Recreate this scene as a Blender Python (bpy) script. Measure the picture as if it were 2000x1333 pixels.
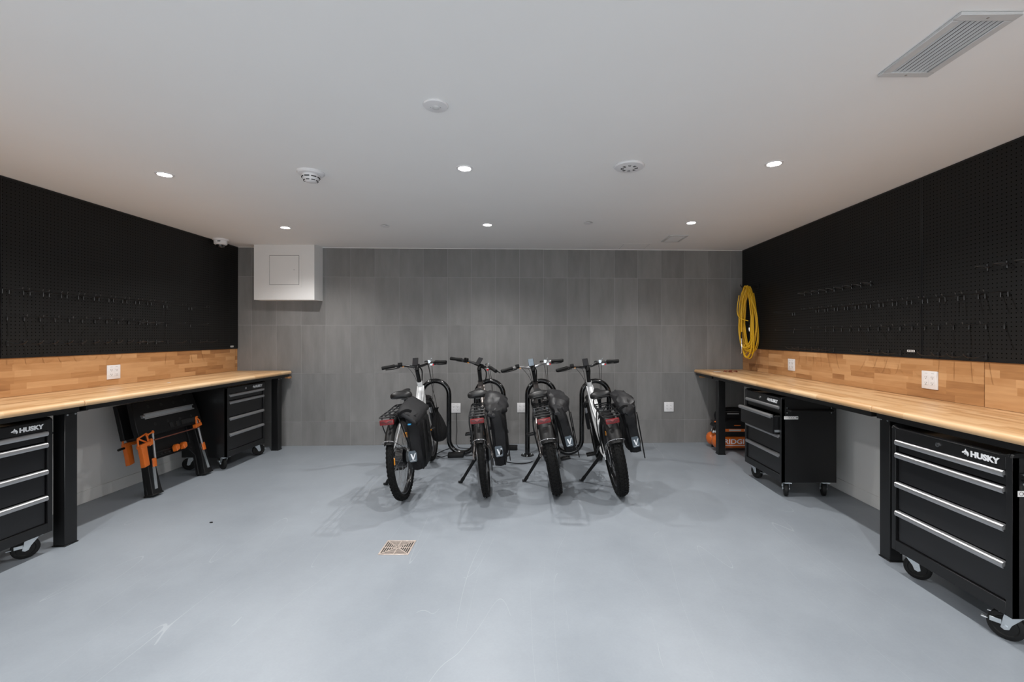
import bpy, bmesh, math, random
from mathutils import Vector, Matrix
random.seed(11)
for _o in list(bpy.data.objects):
    bpy.data.objects.remove(_o)
S = bpy.context.scene
COL = S.collection
R = math.radians
PI = math.pi

# ------------------------------------------------------------ camera, world, exposure
EYE = 1.36
cam_data = bpy.data.cameras.new('camera')
cam = bpy.data.objects.new('camera', cam_data)
COL.objects.link(cam)
cam.location = (0, 0, EYE)
cam.rotation_euler = (R(90), 0, 0)
cam_data.sensor_width = 36
cam_data.lens = 865 * 36 / 2000
cam_data.shift_x = -40 / 2000
cam_data.shift_y = -9.5 / 2000
cam_data.clip_start = 0.05
S.camera = cam
SKY_FILL = 3.3
world = bpy.data.worlds.new('world')
S.world = world
world.use_nodes = True
world.node_tree.nodes['Background'].inputs[0].default_value = (.93, .97, 1.0, 1)
world.node_tree.nodes['Background'].inputs[1].default_value = SKY_FILL   # fill daylight added to brighten the ceiling, through an added opening behind the camera
S.view_settings.view_transform = 'Standard'
S.view_settings.look = 'None'
S.view_settings.gamma = 1
S.view_settings.use_curve_mapping = False
S.view_settings.exposure = 0.32
LAMP_POWER = 62.0

# room size (metres)
XL, XR = -3.655, 2.715          # painted side walls
ZC = 2.46                       # ceiling
YF = -3.0                       # wall behind the camera
BY0, BSL = 5.46, 0.0348         # back wall line
def back_y(x): return BY0 + (x + 3.63) * BSL
BPHI = math.atan(BSL)

# ------------------------------------------------------------ materials
def nodes(m):
    m.use_nodes = True
    nt = m.node_tree
    return nt, nt.nodes, nt.links, nt.nodes['Principled BSDF']

def N(nt, typ, **kw):
    n = nt.nodes.new(typ)
    for k, v in kw.items():
        if k.startswith('i_'):
            key = k[2:]
            key = int(key) if key.isdigit() else key
            n.inputs[key].default_value = v
        else:
            setattr(n, k, v)
    return n

def math_node(nt, op, a, b=None, c=None):
    n = nt.nodes.new('ShaderNodeMath'); n.operation = op
    for i, x in enumerate((a, b, c)):
        if x is None: continue
        if isinstance(x, (int, float)): n.inputs[i].default_value = x
        else: nt.links.new(x, n.inputs[i])
    return n.outputs[0]

def mat(name, col, rough=0.5, metal=0.0, coat=0.0, var=0.08, scale=8.0, bump=0.0, bscale=60.0, spec=0.5, rvar=0.0, sheen=0.0):
    m = bpy.data.materials.new(name)
    nt, ns, lk, p = nodes(m)
    tc = N(nt, 'ShaderNodeTexCoord')
    nz = N(nt, 'ShaderNodeTexNoise'); nz.inputs['Scale'].default_value = scale; nz.inputs['Detail'].default_value = 4
    lk.new(tc.outputs['Object'], nz.inputs['Vector'])
    mix = N(nt, 'ShaderNodeMix', data_type='RGBA')
    c = Vector(col)
    mix.inputs['A'].default_value = (*(c * (1 - var)), 1)
    mix.inputs['B'].default_value = (*[min(1, x) for x in (c * (1 + var))], 1)
    lk.new(nz.outputs['Fac'], mix.inputs['Factor'])
    lk.new(mix.outputs['Result'], p.inputs['Base Color'])
    p.inputs['Roughness'].default_value = rough
    if rvar:
        r = math_node(nt, 'MULTIPLY_ADD', nz.outputs['Fac'], rvar * 2, rough - rvar)
        lk.new(r, p.inputs['Roughness'])
    p.inputs['Metallic'].default_value = metal
    p.inputs['Coat Weight'].default_value = coat
    p.inputs['Specular IOR Level'].default_value = spec
    p.inputs['Sheen Weight'].default_value = sheen
    if bump:
        n2 = N(nt, 'ShaderNodeTexNoise'); n2.inputs['Scale'].default_value = bscale; n2.inputs['Detail'].default_value = 3
        lk.new(tc.outputs['Object'], n2.inputs['Vector'])
        b = N(nt, 'ShaderNodeBump'); b.inputs['Strength'].default_value = bump; b.inputs['Distance'].default_value = 0.002
        lk.new(n2.outputs['Fac'], b.inputs['Height']); lk.new(b.outputs['Normal'], p.inputs['Normal'])
    return m

def glow(name, col, strength):
    m = bpy.data.materials.new(name)
    nt, ns, lk, p = nodes(m)
    p.inputs['Base Color'].default_value = (*col, 1)
    p.inputs['Emission Color'].default_value = (*col, 1)
    p.inputs['Emission Strength'].default_value = strength
    return m

M = {}
M['ceiling'] = mat('ceiling_paint', (.90, .895, .89), .85, var=.02, scale=2, bump=.06, bscale=40)
M['wallpaint'] = mat('wall_paint', (.80, .80, .79), .8, var=.03, scale=3, bump=.05)
M['white'] = mat('white_paint', (.78, .77, .76), .6, var=.02)
M['whiteplastic'] = mat('white_plastic', (.80, .79, .80), .4, var=.02)
M['softgrey'] = mat('light_grey_metal', (.60, .60, .60), .5, var=.04)
M['slotdark'] = mat('dark_slot', (.015, .015, .015), .8)
M['black'] = mat('black_powder_coat', (.0045, .0045, .005), .38, var=.15, bump=.12, bscale=400)
M['blacksatin'] = mat('black_satin_steel', (.007, .007, .008), .32, var=.15, bump=.05, bscale=500)
M['frameblack'] = mat('black_gloss_tube', (.0035, .0035, .004), .16, var=.1, coat=.3)
M['plastic'] = mat('black_plastic', (.006, .006, .0065), .5, var=.15, bump=.1, bscale=300, spec=.3)
M['rubber'] = mat('black_rubber', (.006, .006, .006), .6, var=.2, bump=.2, bscale=200, spec=.3)
M['tyre'] = mat('tyre_rubber', (.006, .006, .006), .7, var=.25, bump=.3, bscale=150, spec=.15)
M['alu'] = mat('brushed_aluminium', (.50, .50, .51), .42, metal=.9, var=.08)
M['chrome'] = mat('chrome', (.75, .75, .76), .15, metal=1, var=.05)
M['zinc'] = mat('zinc_plate', (.60, .64, .67), .35, metal=.85, var=.12, scale=20)
M['whitebike'] = mat('white_bike_enamel', (.80, .81, .82), .22, coat=.6, var=.02)
M['taupe'] = mat('warm_grey_bike_enamel', (.15, .13, .12), .28, metal=.5, coat=.4, var=.06)
M['bronze'] = mat('dark_bronze_bike_enamel', (.075, .065, .062), .28, metal=.5, coat=.4, var=.06)
M['hookblack'] = mat('black_hook_coating', (.022, .022, .023), .28)
M['saddle'] = mat('saddle_vinyl', (.007, .007, .0075), .42, var=.15, bump=.15, bscale=150)
M['fabric'] = mat('black_coated_nylon', (.007, .007, .008), .6, var=.3, scale=20, bump=.6, bscale=45, spec=.22)
M['fabricdull'] = mat('black_knit_fabric', (.005, .005, .0055), .85, var=.3, scale=30, bump=.6, bscale=120, spec=.3)
M['flap'] = mat('charcoal_tarpaulin', (.013, .013, .0145), .5, var=.25, scale=12, bump=.6, bscale=30, spec=.35)
M['reflect'] = mat('reflective_patch', (.07, .09, .11), .45, metal=.1, var=.3, scale=30)
M['print'] = mat('white_print', (.75, .76, .78), .5, var=.03)
M['red'] = mat('red_lens', (.17, .004, .006), .3, coat=.15, var=.2, scale=40)
M['reddark'] = mat('dark_red_lens', (.035, .002, .003), .4)
M['orange'] = mat('orange_plastic', (.78, .17, .02), .42, var=.06)
M['amber'] = mat('amber_reflector', (.85, .32, .02), .2, coat=.5)
M['tankorange'] = mat('orange_tank_enamel', (.62, .13, .015), .22, coat=.5, var=.06)
M['hose'] = mat('yellow_hose', (.72, .42, .01), .45, var=.08, scale=12)
M['copper'] = mat('copper_red_metal', (.35, .12, .08), .3, metal=.7)
M['blue'] = mat('blue_tag', (.03, .25, .50), .5)
M['screen'] = mat('dark_screen', (.02, .02, .022), .12, coat=.5)
M['screenlight'] = mat('grey_blue_screen', (.16, .20, .24), .2, coat=.5, var=.25, scale=40)
M['drain'] = mat('worn_brass_grate', (.66, .56, .50), .38, metal=.5, var=.35, scale=60)
M['paper'] = mat('white_sticker', (.72, .71, .70), .6, var=.05)
M['lens'] = glow('lamp_lens', (1, .98, .95), 40)

def tile_mat():
    m = bpy.data.materials.new('porcelain_tile')
    nt, ns, lk, p = nodes(m)
    tc = N(nt, 'ShaderNodeTexCoord'); oi = N(nt, 'ShaderNodeObjectInfo')
    add = N(nt, 'ShaderNodeVectorMath', operation='ADD')
    sc = N(nt, 'ShaderNodeVectorMath', operation='SCALE'); sc.inputs['Scale'].default_value = 37
    cmb = N(nt, 'ShaderNodeCombineXYZ')
    for i in range(3): lk.new(oi.outputs['Random'], cmb.inputs[i])
    lk.new(cmb.outputs[0], sc.inputs[0]); lk.new(tc.outputs['Object'], add.inputs[0]); lk.new(sc.outputs[0], add.inputs[1])
    mp = N(nt, 'ShaderNodeMapping'); mp.inputs['Scale'].default_value = (1, 1, .22)
    lk.new(add.outputs[0], mp.inputs[0])
    n1 = N(nt, 'ShaderNodeTexNoise'); n1.inputs['Scale'].default_value = 9; n1.inputs['Detail'].default_value = 7; n1.inputs['Roughness'].default_value = .6
    lk.new(mp.outputs[0], n1.inputs['Vector'])
    n2 = N(nt, 'ShaderNodeTexNoise'); n2.inputs['Scale'].default_value = 220; n2.inputs['Detail'].default_value = 2
    lk.new(tc.outputs['Object'], n2.inputs['Vector'])
    a = math_node(nt, 'MULTIPLY_ADD', n1.outputs['Fac'], .55, -.03)
    b = math_node(nt, 'MULTIPLY_ADD', oi.outputs['Random'], .16, a)
    c = math_node(nt, 'MULTIPLY_ADD', n2.outputs['Fac'], .15, b)
    cr = N(nt, 'ShaderNodeValToRGB')
    cr.color_ramp.elements[0].position = .15; cr.color_ramp.elements[0].color = (.135, .132, .130, 1)
    cr.color_ramp.elements[1].position = .75; cr.color_ramp.elements[1].color = (.285, .279, .274, 1)
    lk.new(c, cr.inputs[0]); lk.new(cr.outputs[0], p.inputs['Base Color'])
    p.inputs['Roughness'].default_value = .55
    return m
M['tile'] = tile_mat()
M['grout'] = mat('light_grout', (.42, .42, .41), .9)

def wood_mat(name, axis, lo, mid, hi, rough):
    m = bpy.data.materials.new(name)
    nt, ns, lk, p = nodes(m)
    tc = N(nt, 'ShaderNodeTexCoord'); oi = N(nt, 'ShaderNodeObjectInfo')
    cmb = N(nt, 'ShaderNodeCombineXYZ')
    r50 = math_node(nt, 'MULTIPLY', oi.outputs['Random'], 53)
    for i in range(3): lk.new(r50, cmb.inputs[i])
    add = N(nt, 'ShaderNodeVectorMath', operation='ADD')
    lk.new(tc.outputs['Object'], add.inputs[0]); lk.new(cmb.outputs[0], add.inputs[1])
    mp = N(nt, 'ShaderNodeMapping')
    s = [1, 1, 1]; s[axis] = .07
    mp.inputs['Scale'].default_value = s
    lk.new(add.outputs[0], mp.inputs[0])
    n1 = N(nt, 'ShaderNodeTexNoise'); n1.inputs['Scale'].default_value = 55; n1.inputs['Detail'].default_value = 6; n1.inputs['Distortion'].default_value = .6
    lk.new(mp.outputs[0], n1.inputs['Vector'])
    mp2 = N(nt, 'ShaderNodeMapping'); s2 = [1, 1, 1]; s2[axis] = .25
    mp2.inputs['Scale'].default_value = s2; lk.new(add.outputs[0], mp2.inputs[0])
    n2 = N(nt, 'ShaderNodeTexNoise'); n2.inputs['Scale'].default_value = 9; n2.inputs['Detail'].default_value = 3; n2.inputs['Distortion'].default_value = 1.5
    lk.new(mp2.outputs[0], n2.inputs['Vector'])
    a = math_node(nt, 'MULTIPLY_ADD', n1.outputs['Fac'], .35, -.10)
    b = math_node(nt, 'MULTIPLY_ADD', oi.outputs['Random'], .55, a)
    c = math_node(nt, 'MULTIPLY_ADD', n2.outputs['Fac'], .42, b)
    cr = N(nt, 'ShaderNodeValToRGB')
    e = cr.color_ramp.elements
    e[0].position = .12; e[0].color = (*lo, 1); e[1].position = .95; e[1].color = (*hi, 1)
    k = e.new(.45); k.color = (*mid, 1)
    lk.new(c, cr.inputs[0]); lk.new(cr.outputs[0], p.inputs['Base Color'])
    p.inputs['Roughness'].default_value = rough
    bm_ = N(nt, 'ShaderNodeBump'); bm_.inputs['Strength'].default_value = .08; bm_.inputs['Distance'].default_value = .001
    lk.new(n1.outputs['Fac'], bm_.inputs['Height']); lk.new(bm_.outputs[0], p.inputs['Normal'])
    return m
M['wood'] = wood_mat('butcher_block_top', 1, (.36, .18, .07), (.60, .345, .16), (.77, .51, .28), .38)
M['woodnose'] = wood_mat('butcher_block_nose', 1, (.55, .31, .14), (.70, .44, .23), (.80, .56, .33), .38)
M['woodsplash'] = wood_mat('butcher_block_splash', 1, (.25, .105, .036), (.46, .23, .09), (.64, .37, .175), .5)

def peg_mat():
    m = bpy.data.materials.new('perforated_black_board')
    nt, ns, lk, p = nodes(m)
    tc = N(nt, 'ShaderNodeTexCoord')
    sc = N(nt, 'ShaderNodeVectorMath', operation='SCALE'); sc.inputs['Scale'].default_value = 1 / .0254
    lk.new(tc.outputs['Object'], sc.inputs[0])
    fr = N(nt, 'ShaderNodeVectorMath', operation='FRACTION'); lk.new(sc.outputs[0], fr.inputs[0])
    sp = N(nt, 'ShaderNodeSeparateXYZ'); lk.new(fr.outputs[0], sp.inputs[0])
    a = math_node(nt, 'SUBTRACT', sp.outputs[1], .5); b = math_node(nt, 'SUBTRACT', sp.outputs[2], .5)
    d = math_node(nt, 'SQRT', math_node(nt, 'ADD', math_node(nt, 'POWER', a, 2.0), math_node(nt, 'POWER', b, 2.0)))
    h = math_node(nt, 'GREATER_THAN', d, .135)
    mix = N(nt, 'ShaderNodeMix', data_type='RGBA')
    mix.inputs['A'].default_value = (.0008, .0008, .0008, 1); mix.inputs['B'].default_value = (.0075, .0075, .0075, 1)
    lk.new(h, mix.inputs['Factor']); lk.new(mix.outputs['Result'], p.inputs['Base Color'])
    p.inputs['Roughness'].default_value = .55
    lk.new(math_node(nt, 'MULTIPLY', h, .3), p.inputs['Specular IOR Level'])
    return m
M['peg'] = peg_mat()

def floor_mat():
    m = bpy.data.materials.new('sealed_concrete')
    nt, ns, lk, p = nodes(m)
    tc = N(nt, 'ShaderNodeTexCoord')
    n1 = N(nt, 'ShaderNodeTexNoise'); n1.inputs['Scale'].default_value = 1.1; n1.inputs['Detail'].default_value = 8; n1.inputs['Roughness'].default_value = .65
    n2 = N(nt, 'ShaderNodeTexNoise'); n2.inputs['Scale'].default_value = 90; n2.inputs['Detail'].default_value = 3
    lk.new(tc.outputs['Object'], n1.inputs['Vector']); lk.new(tc.outputs['Object'], n2.inputs['Vector'])
    cr = N(nt, 'ShaderNodeValToRGB')
    cr.color_ramp.elements[0].position = .3; cr.color_ramp.elements[0].color = (.222, .246, .276, 1)
    cr.color_ramp.elements[1].position = .75; cr.color_ramp.elements[1].color = (.290, .319, .353, 1)
    f = math_node(nt, 'MULTIPLY_ADD', n2.outputs['Fac'], .16, math_node(nt, 'MULTIPLY_ADD', n1.outputs['Fac'], 1, -.08))
    lk.new(f, cr.inputs[0])
    # scuffs and scratches: thin contour lines of warped noise, kept only in patches
    def lines(scale, dist, width, off, mscale, mth, rot):
        mp = N(nt, 'ShaderNodeMapping'); mp.inputs['Location'].default_value = (off, off * 2, 0); mp.inputs['Rotation'].default_value = (0, 0, rot); mp.inputs['Scale'].default_value = (1, .10, 1)
        lk.new(tc.outputs['Object'], mp.inputs[0])
        n = N(nt, 'ShaderNodeTexNoise'); n.inputs['Scale'].default_value = scale; n.inputs['Detail'].default_value = .6; n.inputs['Distortion'].default_value = dist
        lk.new(mp.outputs[0], n.inputs['Vector'])
        v = math_node(nt, 'ABSOLUTE', math_node(nt, 'SUBTRACT', n.outputs['Fac'], .5))
        ln = math_node(nt, 'LESS_THAN', v, width)
        k = N(nt, 'ShaderNodeTexNoise'); k.inputs['Scale'].default_value = mscale; k.inputs['Detail'].default_value = 3
        lk.new(mp.outputs[0], k.inputs['Vector'])
        g = math_node(nt, 'GREATER_THAN', k.outputs['Fac'], mth)
        return math_node(nt, 'MULTIPLY', ln, g)
    l = lines(3.4, .3, .0006, 3.1, 3.2, .52, .9)
    for a in ((3.3, .2, .0007, 8.7, 4.5, .54, 2.0), (5.5, .4, .0010, 15.3, 5, .57, 1.4), (2.8, .3, .0005, 22.3, 3, .50, 2.7)):
        l = math_node(nt, 'MAXIMUM', l, lines(*a))
    mix = N(nt, 'ShaderNodeMix', data_type='RGBA')
    lk.new(math_node(nt, 'MULTIPLY', l, .14), mix.inputs['Factor'])
    lk.new(cr.outputs[0], mix.inputs['A']); mix.inputs['B'].default_value = (.72, .74, .76, 1)
    lk.new(mix.outputs['Result'], p.inputs['Base Color'])
    r = math_node(nt, 'MULTIPLY_ADD', n1.outputs['Fac'], .16, .30)
    lk.new(r, p.inputs['Roughness'])
    p.inputs['Specular IOR Level'].default_value = .45
    b = N(nt, 'ShaderNodeBump'); b.inputs['Strength'].default_value = .03; b.inputs['Distance'].default_value = .002
    lk.new(n2.outputs['Fac'], b.inputs['Height']); lk.new(b.outputs[0], p.inputs['Normal'])
    return m
M['floor'] = floor_mat()

# ------------------------------------------------------------ mesh helpers
OFF = {}
class MB:
    def __init__(s, m=None):
        s.v = []; s.f = []; s.mi = []; s.cur = 0; s.M = m
    def add(s, vs, fs):
        o = len(s.v)
        if s.M is not None: vs = [s.M @ Vector(v) for v in vs]
        s.v += [tuple(v) for v in vs]
        for f in fs:
            s.f.append(tuple(i + o for i in f)); s.mi.append(s.cur)
        return s
    def box(s, x0, y0, z0, x1, y1, z1, mx=None):
        vs = [(x0,y0,z0),(x1,y0,z0),(x1,y1,z0),(x0,y1,z0),(x0,y0,z1),(x1,y0,z1),(x1,y1,z1),(x0,y1,z1)]
        if mx is not None: vs = [mx @ Vector(v) for v in vs]
        return s.add(vs, [(0,3,2,1),(4,5,6,7),(0,1,5,4),(1,2,6,5),(2,3,7,6),(3,0,4,7)])
    def cbox(s, c, sz, mx=None):
        h = Vector(sz) / 2
        t = Matrix.Translation(c) @ (mx.to_4x4() if mx is not None else Matrix.Identity(4))
        return s.box(-h.x, -h.y, -h.z, h.x, h.y, h.z, t)
    def prism(s, poly, z0, z1, mx=None):
        n = len(poly)
        vs = [(x, y, z0) for x, y in poly] + [(x, y, z1) for x, y in poly]
        if mx is not None: vs = [mx @ Vector(v) for v in vs]
        fs = [tuple(range(n - 1, -1, -1)), tuple(range(n, 2 * n))] + [(i, (i + 1) % n, n + (i + 1) % n, n + i) for i in range(n)]
        return s.add(vs, fs)
    def tube(s, pts, r, n=8, closed=False, ref=None, sa=1, sb=1, caps=True):
        P = [Vector(p) for p in pts]; k = len(P)
        rr = r if isinstance(r, (list, tuple)) else [r] * k
        T = []
        for i in range(k):
            a = P[i - 1] if (i > 0 or closed) else P[i]
            b = P[(i + 1) % k] if (i < k - 1 or closed) else P[i]
            t = (b - a); T.append(t.normalized() if t.length > 1e-9 else Vector((0, 0, 1)))
        nv = Vector(ref) if ref else (Vector((0, 0, 1)) if abs(T[0].z) < .9 else Vector((1, 0, 0)))
        vs = []
        for i in range(k):
            nv = nv - T[i] * nv.dot(T[i])
            if nv.length < 1e-6: nv = T[i].orthogonal()
            nv.normalize(); b = T[i].cross(nv)
            for j in range(n):
                a = 2 * PI * j / n
                vs.append(P[i] + nv * math.cos(a) * rr[i] * sa + b * math.sin(a) * rr[i] * sb)
        fs = []
        for i in range(k if closed else k - 1):
            i2 = (i + 1) % k
            for j in range(n):
                j2 = (j + 1) % n
                fs.append((i * n + j, i * n + j2, i2 * n + j2, i2 * n + j))
        if not closed and caps:
            fs.append(tuple(range(n - 1, -1, -1))); fs.append(tuple((k - 1) * n + j for j in range(n)))
        return s.add(vs, fs)
    def cyl(s, a, b, r, n=12, r2=None):
        return s.tube([a, b], [r, r if r2 is None else r2], n)
    def lathe(s, prof, n=24, mx=None, closed=False):
        vs = []; k = len(prof)
        for (r, z) in prof:
            for j in range(n):
                a = 2 * PI * j / n
                vs.append(Vector((r * math.cos(a), r * math.sin(a), z)))
        if mx is not None: vs = [mx @ v for v in vs]
        fs = []
        for i in range(k if closed else k - 1):
            i2 = (i + 1) % k
            for j in range(n):
                j2 = (j + 1) % n
                fs.append((i * n + j, i * n + j2, i2 * n + j2, i2 * n + j))
        if not closed:
            fs.append(tuple(range(n - 1, -1, -1))); fs.append(tuple((k - 1) * n + j for j in range(n)))
        return s.add(vs, fs)
    def loft(s, rings, caps=True, closed=False):
        n = len(rings[0]); k = len(rings)
        vs = [p for r in rings for p in r]; fs = []
        for i in range(k - 1):
            for j in range(n):
                j2 = (j + 1) % n
                fs.append((i * n + j, i * n + j2, (i + 1) * n + j2, (i + 1) * n + j))
        if caps:
            fs.append(tuple(range(n - 1, -1, -1))); fs.append(tuple((k - 1) * n + j for j in range(n)))
        return s.add(vs, fs)
    def sheet(s, grid, th, nrm):
        """open surface given as grid of points, thickened along the function nrm(i,j)"""
        a = len(grid); b = len(grid[0])
        top = [Vector(p) for row in grid for p in row]
        bot = [Vector(grid[i][j]) - Vector(nrm(i, j)) * th for i in range(a) for j in range(b)]
        o = a * b; fs = []
        for i in range(a - 1):
            for j in range(b - 1):
                q = (i * b + j, i * b + j + 1, (i + 1) * b + j + 1, (i + 1) * b + j)
                fs.append(q); fs.append(tuple(o + x for x in reversed(q)))
        for i in range(a - 1):
            for j, fl in ((0, 0), (b - 1, 1)):
                p, q = i * b + j, (i + 1) * b + j
                fs.append((p, q, o + q, o + p) if not fl else (q, p, o + p, o + q))
        for j in range(b - 1):
            for i, fl in ((0, 1), (a - 1, 0)):
                p, q = i * b + j, i * b + j + 1
                fs.append((p, q, o + q, o + p) if not fl else (q, p, o + p, o + q))
        return s.add(top + bot, fs)
    def text(s, body, size, depth, mx, bold=.0, align='LEFT', sx=1.0):
        cu = bpy.data.curves.new('lettering_curve', 'FONT'); cu.body = body; cu.size = size; cu.extrude = depth
        cu.offset = bold; cu.align_x = align; cu.resolution_u = 3
        ob = bpy.data.objects.new('lettering_curve', cu); COL.objects.link(ob)
        dg = bpy.context.evaluated_depsgraph_get(); dg.update()
        me = bpy.data.meshes.new_from_object(ob.evaluated_get(dg))
        vs = [mx @ Vector((v.co.x * sx, v.co.y, v.co.z)) for v in me.vertices]
        fs = [tuple(p.vertices) for p in me.polygons]
        bpy.data.objects.remove(ob); bpy.data.curves.remove(cu); bpy.data.meshes.remove(me)
        return s.add(vs, fs)
    def build(s, name, m, parent=None, bevel=0, seg=1, smooth=True, base=False, org=None):
        me = bpy.data.meshes.new(name)
        V = [Vector(v) for v in s.v]
        if org is None:
            lo = Vector([min(v[i] for v in V) for i in range(3)]); hi = Vector([max(v[i] for v in V) for i in range(3)])
            org = (lo + hi) / 2
            if parent is None: org.z = lo.z
        org = Vector(org)
        me.from_pydata([v - org for v in V], [], s.f)
        ms = m if isinstance(m, (list, tuple)) else [m]
        for x in ms: me.materials.append(x)
        if len(ms) > 1:
            me.polygons.foreach_set('material_index', s.mi)
        bm = bmesh.new(); bm.from_mesh(me)
        if bevel:
            es = [e for e in bm.edges if len(e.link_faces) == 2 and e.calc_face_angle(0) > .6]
            if es: bmesh.ops.bevel(bm, geom=es, offset=bevel, segments=seg, affect='EDGES', clamp_overlap=True, profile=.5)
        bmesh.ops.recalc_face_normals(bm, faces=bm.faces)
        bm.to_mesh(me); bm.free()
        if smooth:
            me.polygons.foreach_set('use_smooth', [True] * len(me.polygons))
            me.set_sharp_from_angle(angle=.62)
        me.update()
        o = bpy.data.objects.new(name, me); COL.objects.link(o)
        o.location = org - OFF.get(parent.name, Vector()) if parent is not None else org
        OFF[o.name] = org
        if parent is not None: o.parent = parent
        return o

def tag(o, label=None, cat=None, group=None, kind=None):
    if label: o['label'] = label
    if cat: o['category'] = cat
    if group: o['group'] = group
    if kind: o['kind'] = kind
    return o

def thing(name, label, cat, loc=(0, 0, 0), rot=(0, 0, 0), group=None):
    o = bpy.data.objects.new(name, None); COL.objects.link(o)
    o.empty_display_size = .1
    o.location = loc; o.rotation_euler = rot
    return tag(o, label, cat, group)

def frame_mx(o, u, v, n):
    u, v, n = Vector(u), Vector(v), Vector(n)
    return Matrix(((u.x, v.x, n.x, o[0]), (u.y, v.y, n.y, o[1]), (u.z, v.z, n.z, o[2]), (0, 0, 0, 1)))

def smooth_path(pts, k=6, closed=False):
    P = [Vector(p) for p in pts]; n = len(P); out = []
    rng = n if closed else n - 1
    for i in range(rng):
        p0 = P[(i - 1) % n] if (closed or i > 0) else P[i]
        p1 = P[i]; p2 = P[(i + 1) % n]
        p3 = P[(i + 2) % n] if (closed or i + 2 < n) else P[(i + 1) % n]
        for j in range(k):
            t = j / k
            out.append(.5 * ((2 * p1) + (-p0 + p2) * t + (2 * p0 - 5 * p1 + 4 * p2 - p3) * t * t + (-p0 + 3 * p1 - 3 * p2 + p3) * t ** 3))
    if not closed: out.append(P[-1])
    return out

ORD = ['first', 'second', 'third', 'fourth', 'fifth', 'sixth', 'seventh', 'eighth', 'ninth', 'tenth', 'eleventh', 'twelfth', 'thirteenth', 'fourteenth', 'fifteenth', 'sixteenth', 'seventeenth', 'eighteenth', 'nineteenth']

# ------------------------------------------------------------ the setting
YB = 5.75
fl = MB().box(XL - .1, YF - .1, -.12, XR + .1, YB + .1, 0).build('floor', M['floor']); tag(fl, kind='structure')
ce = MB().box(XL - .1, YF - .1, ZC, XR + .1, YB + .1, ZC + .12).build('ceiling', M['ceiling']); tag(ce, kind='structure')
w = MB().box(XL - .1, YF, 0, XL, YB, ZC).build('wall_left', M['wallpaint']); tag(w, kind='structure')
w = MB().box(XR, YF, 0, XR + .1, YB, ZC).build('wall_right', M['wallpaint']); tag(w, kind='structure')
w = MB(); DX0, DX1, DZ = -2.7, 1.8, 2.25  # unseen door opening, added to let the fill daylight in
w.box(XL, YF - .1, 0, DX0, YF, ZC); w.box(DX1, YF - .1, 0, XR, YF, ZC); w.box(DX0, YF - .1, DZ, DX1, YF, ZC)
w = w.build('wall_front', M['wallpaint']); tag(w, kind='structure')
w = MB().box(-9, -14, -.12, 9, YF - .1, -.01).build('floor_outside_bounce', mat('light_bounce_concrete', (.60, .60, .58), .8, var=.1, scale=2)); tag(w, kind='structure')  # unseen ground added outside, kept pale to bounce light onto the ceiling
b = MB().box(XL, YF, 0, XL + .008, back_y(XL) - .002, .10).build('baseboard_left', M['wallpaint'], bevel=.002); tag(b, kind='structure')
b = MB().box(XR - .008, YF, 0, XR, back_y(XR) - .002, .10).build('baseboard_right', M['wallpaint'], bevel=.002); tag(b, kind='structure')

# back wall with its tiles
BW = MB().box(0, .0013, 0, 6.37, .10, ZC).build('wall_back', M['grout'], org=(0, 0, 0))
BW.location = (XL, back_y(XL), 0); BW.rotation_euler = (0, 0, BPHI); tag(BW, kind='structure')
xj = [(-.161 - XL) + .3005 * k for k in range(-13, 12)]
xs = [0] + [x for x in xj if .01 < x < 6.36] + [6.372]
zs = [0, .297, .897, 1.497, 2.097, ZC]
for a in range(len(xs) - 1):
    for c in range(5):
        g = .0011
        MB().box(xs[a] + g, 0, zs[c] + g, xs[a + 1] - g, .0013, zs[c + 1] - g).build('tile', M['tile'], BW)

# trim bead between tiles and ceiling
t = MB(Matrix.Translation((XL, back_y(XL), 0)) @ Matrix.Rotation(BPHI, 4, 'Z')).box(0, -.006, ZC - .006, 6.37, .0, ZC).build('trim_1', M['white']); tag(t, kind='structure')

# plastered box-out in the far left corner with its access hatch
bx0, bx1, by = -3.343, -2.618, 5.316
bo = MB()
bo.prism([(bx0, by), (bx1, by), (bx1 + .016, back_y(bx1) - .001), (bx0, back_y(bx0) - .001)], 1.796, ZC)
box_out = bo.build('boxed_soffit', M['white'])
tag(box_out, 'white plastered box-out hanging from the ceiling in the far left corner', 'soffit')
hx0, hx1, hz0, hz1 = -3.157, -2.80, 1.977, 2.331
hf = MB()
for q in ((hx0 - .03, hz0 - .03, hx1 + .03, hz0), (hx0 - .03, hz1, hx1 + .03, hz1 + .03), (hx0 - .03, hz0, hx0, hz1), (hx1, hz0, hx1 + .03, hz1)):
    hf.box(q[0], by - .003, q[1], q[2], by + .001, q[3])
hfo = hf.build('hatch_frame', M['white'], box_out, bevel=.0008)
MB().box(hx0, by - .0006, hz0, hx1, by + .001, hz1).build('hatch_gap', M['slotdark'], box_out)
hd = MB().box(hx0 + .004, by - .004, hz0 + .004, hx1 - .004, by - .0006, hz1 - .004).build('hatch_door', M['white'], box_out)
MB().cyl((hx1 - .06, by - .006, 2.155), (hx1 - .06, by - .003, 2.155), .004, 10).build('lock', M['slotdark'], box_out)

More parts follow.
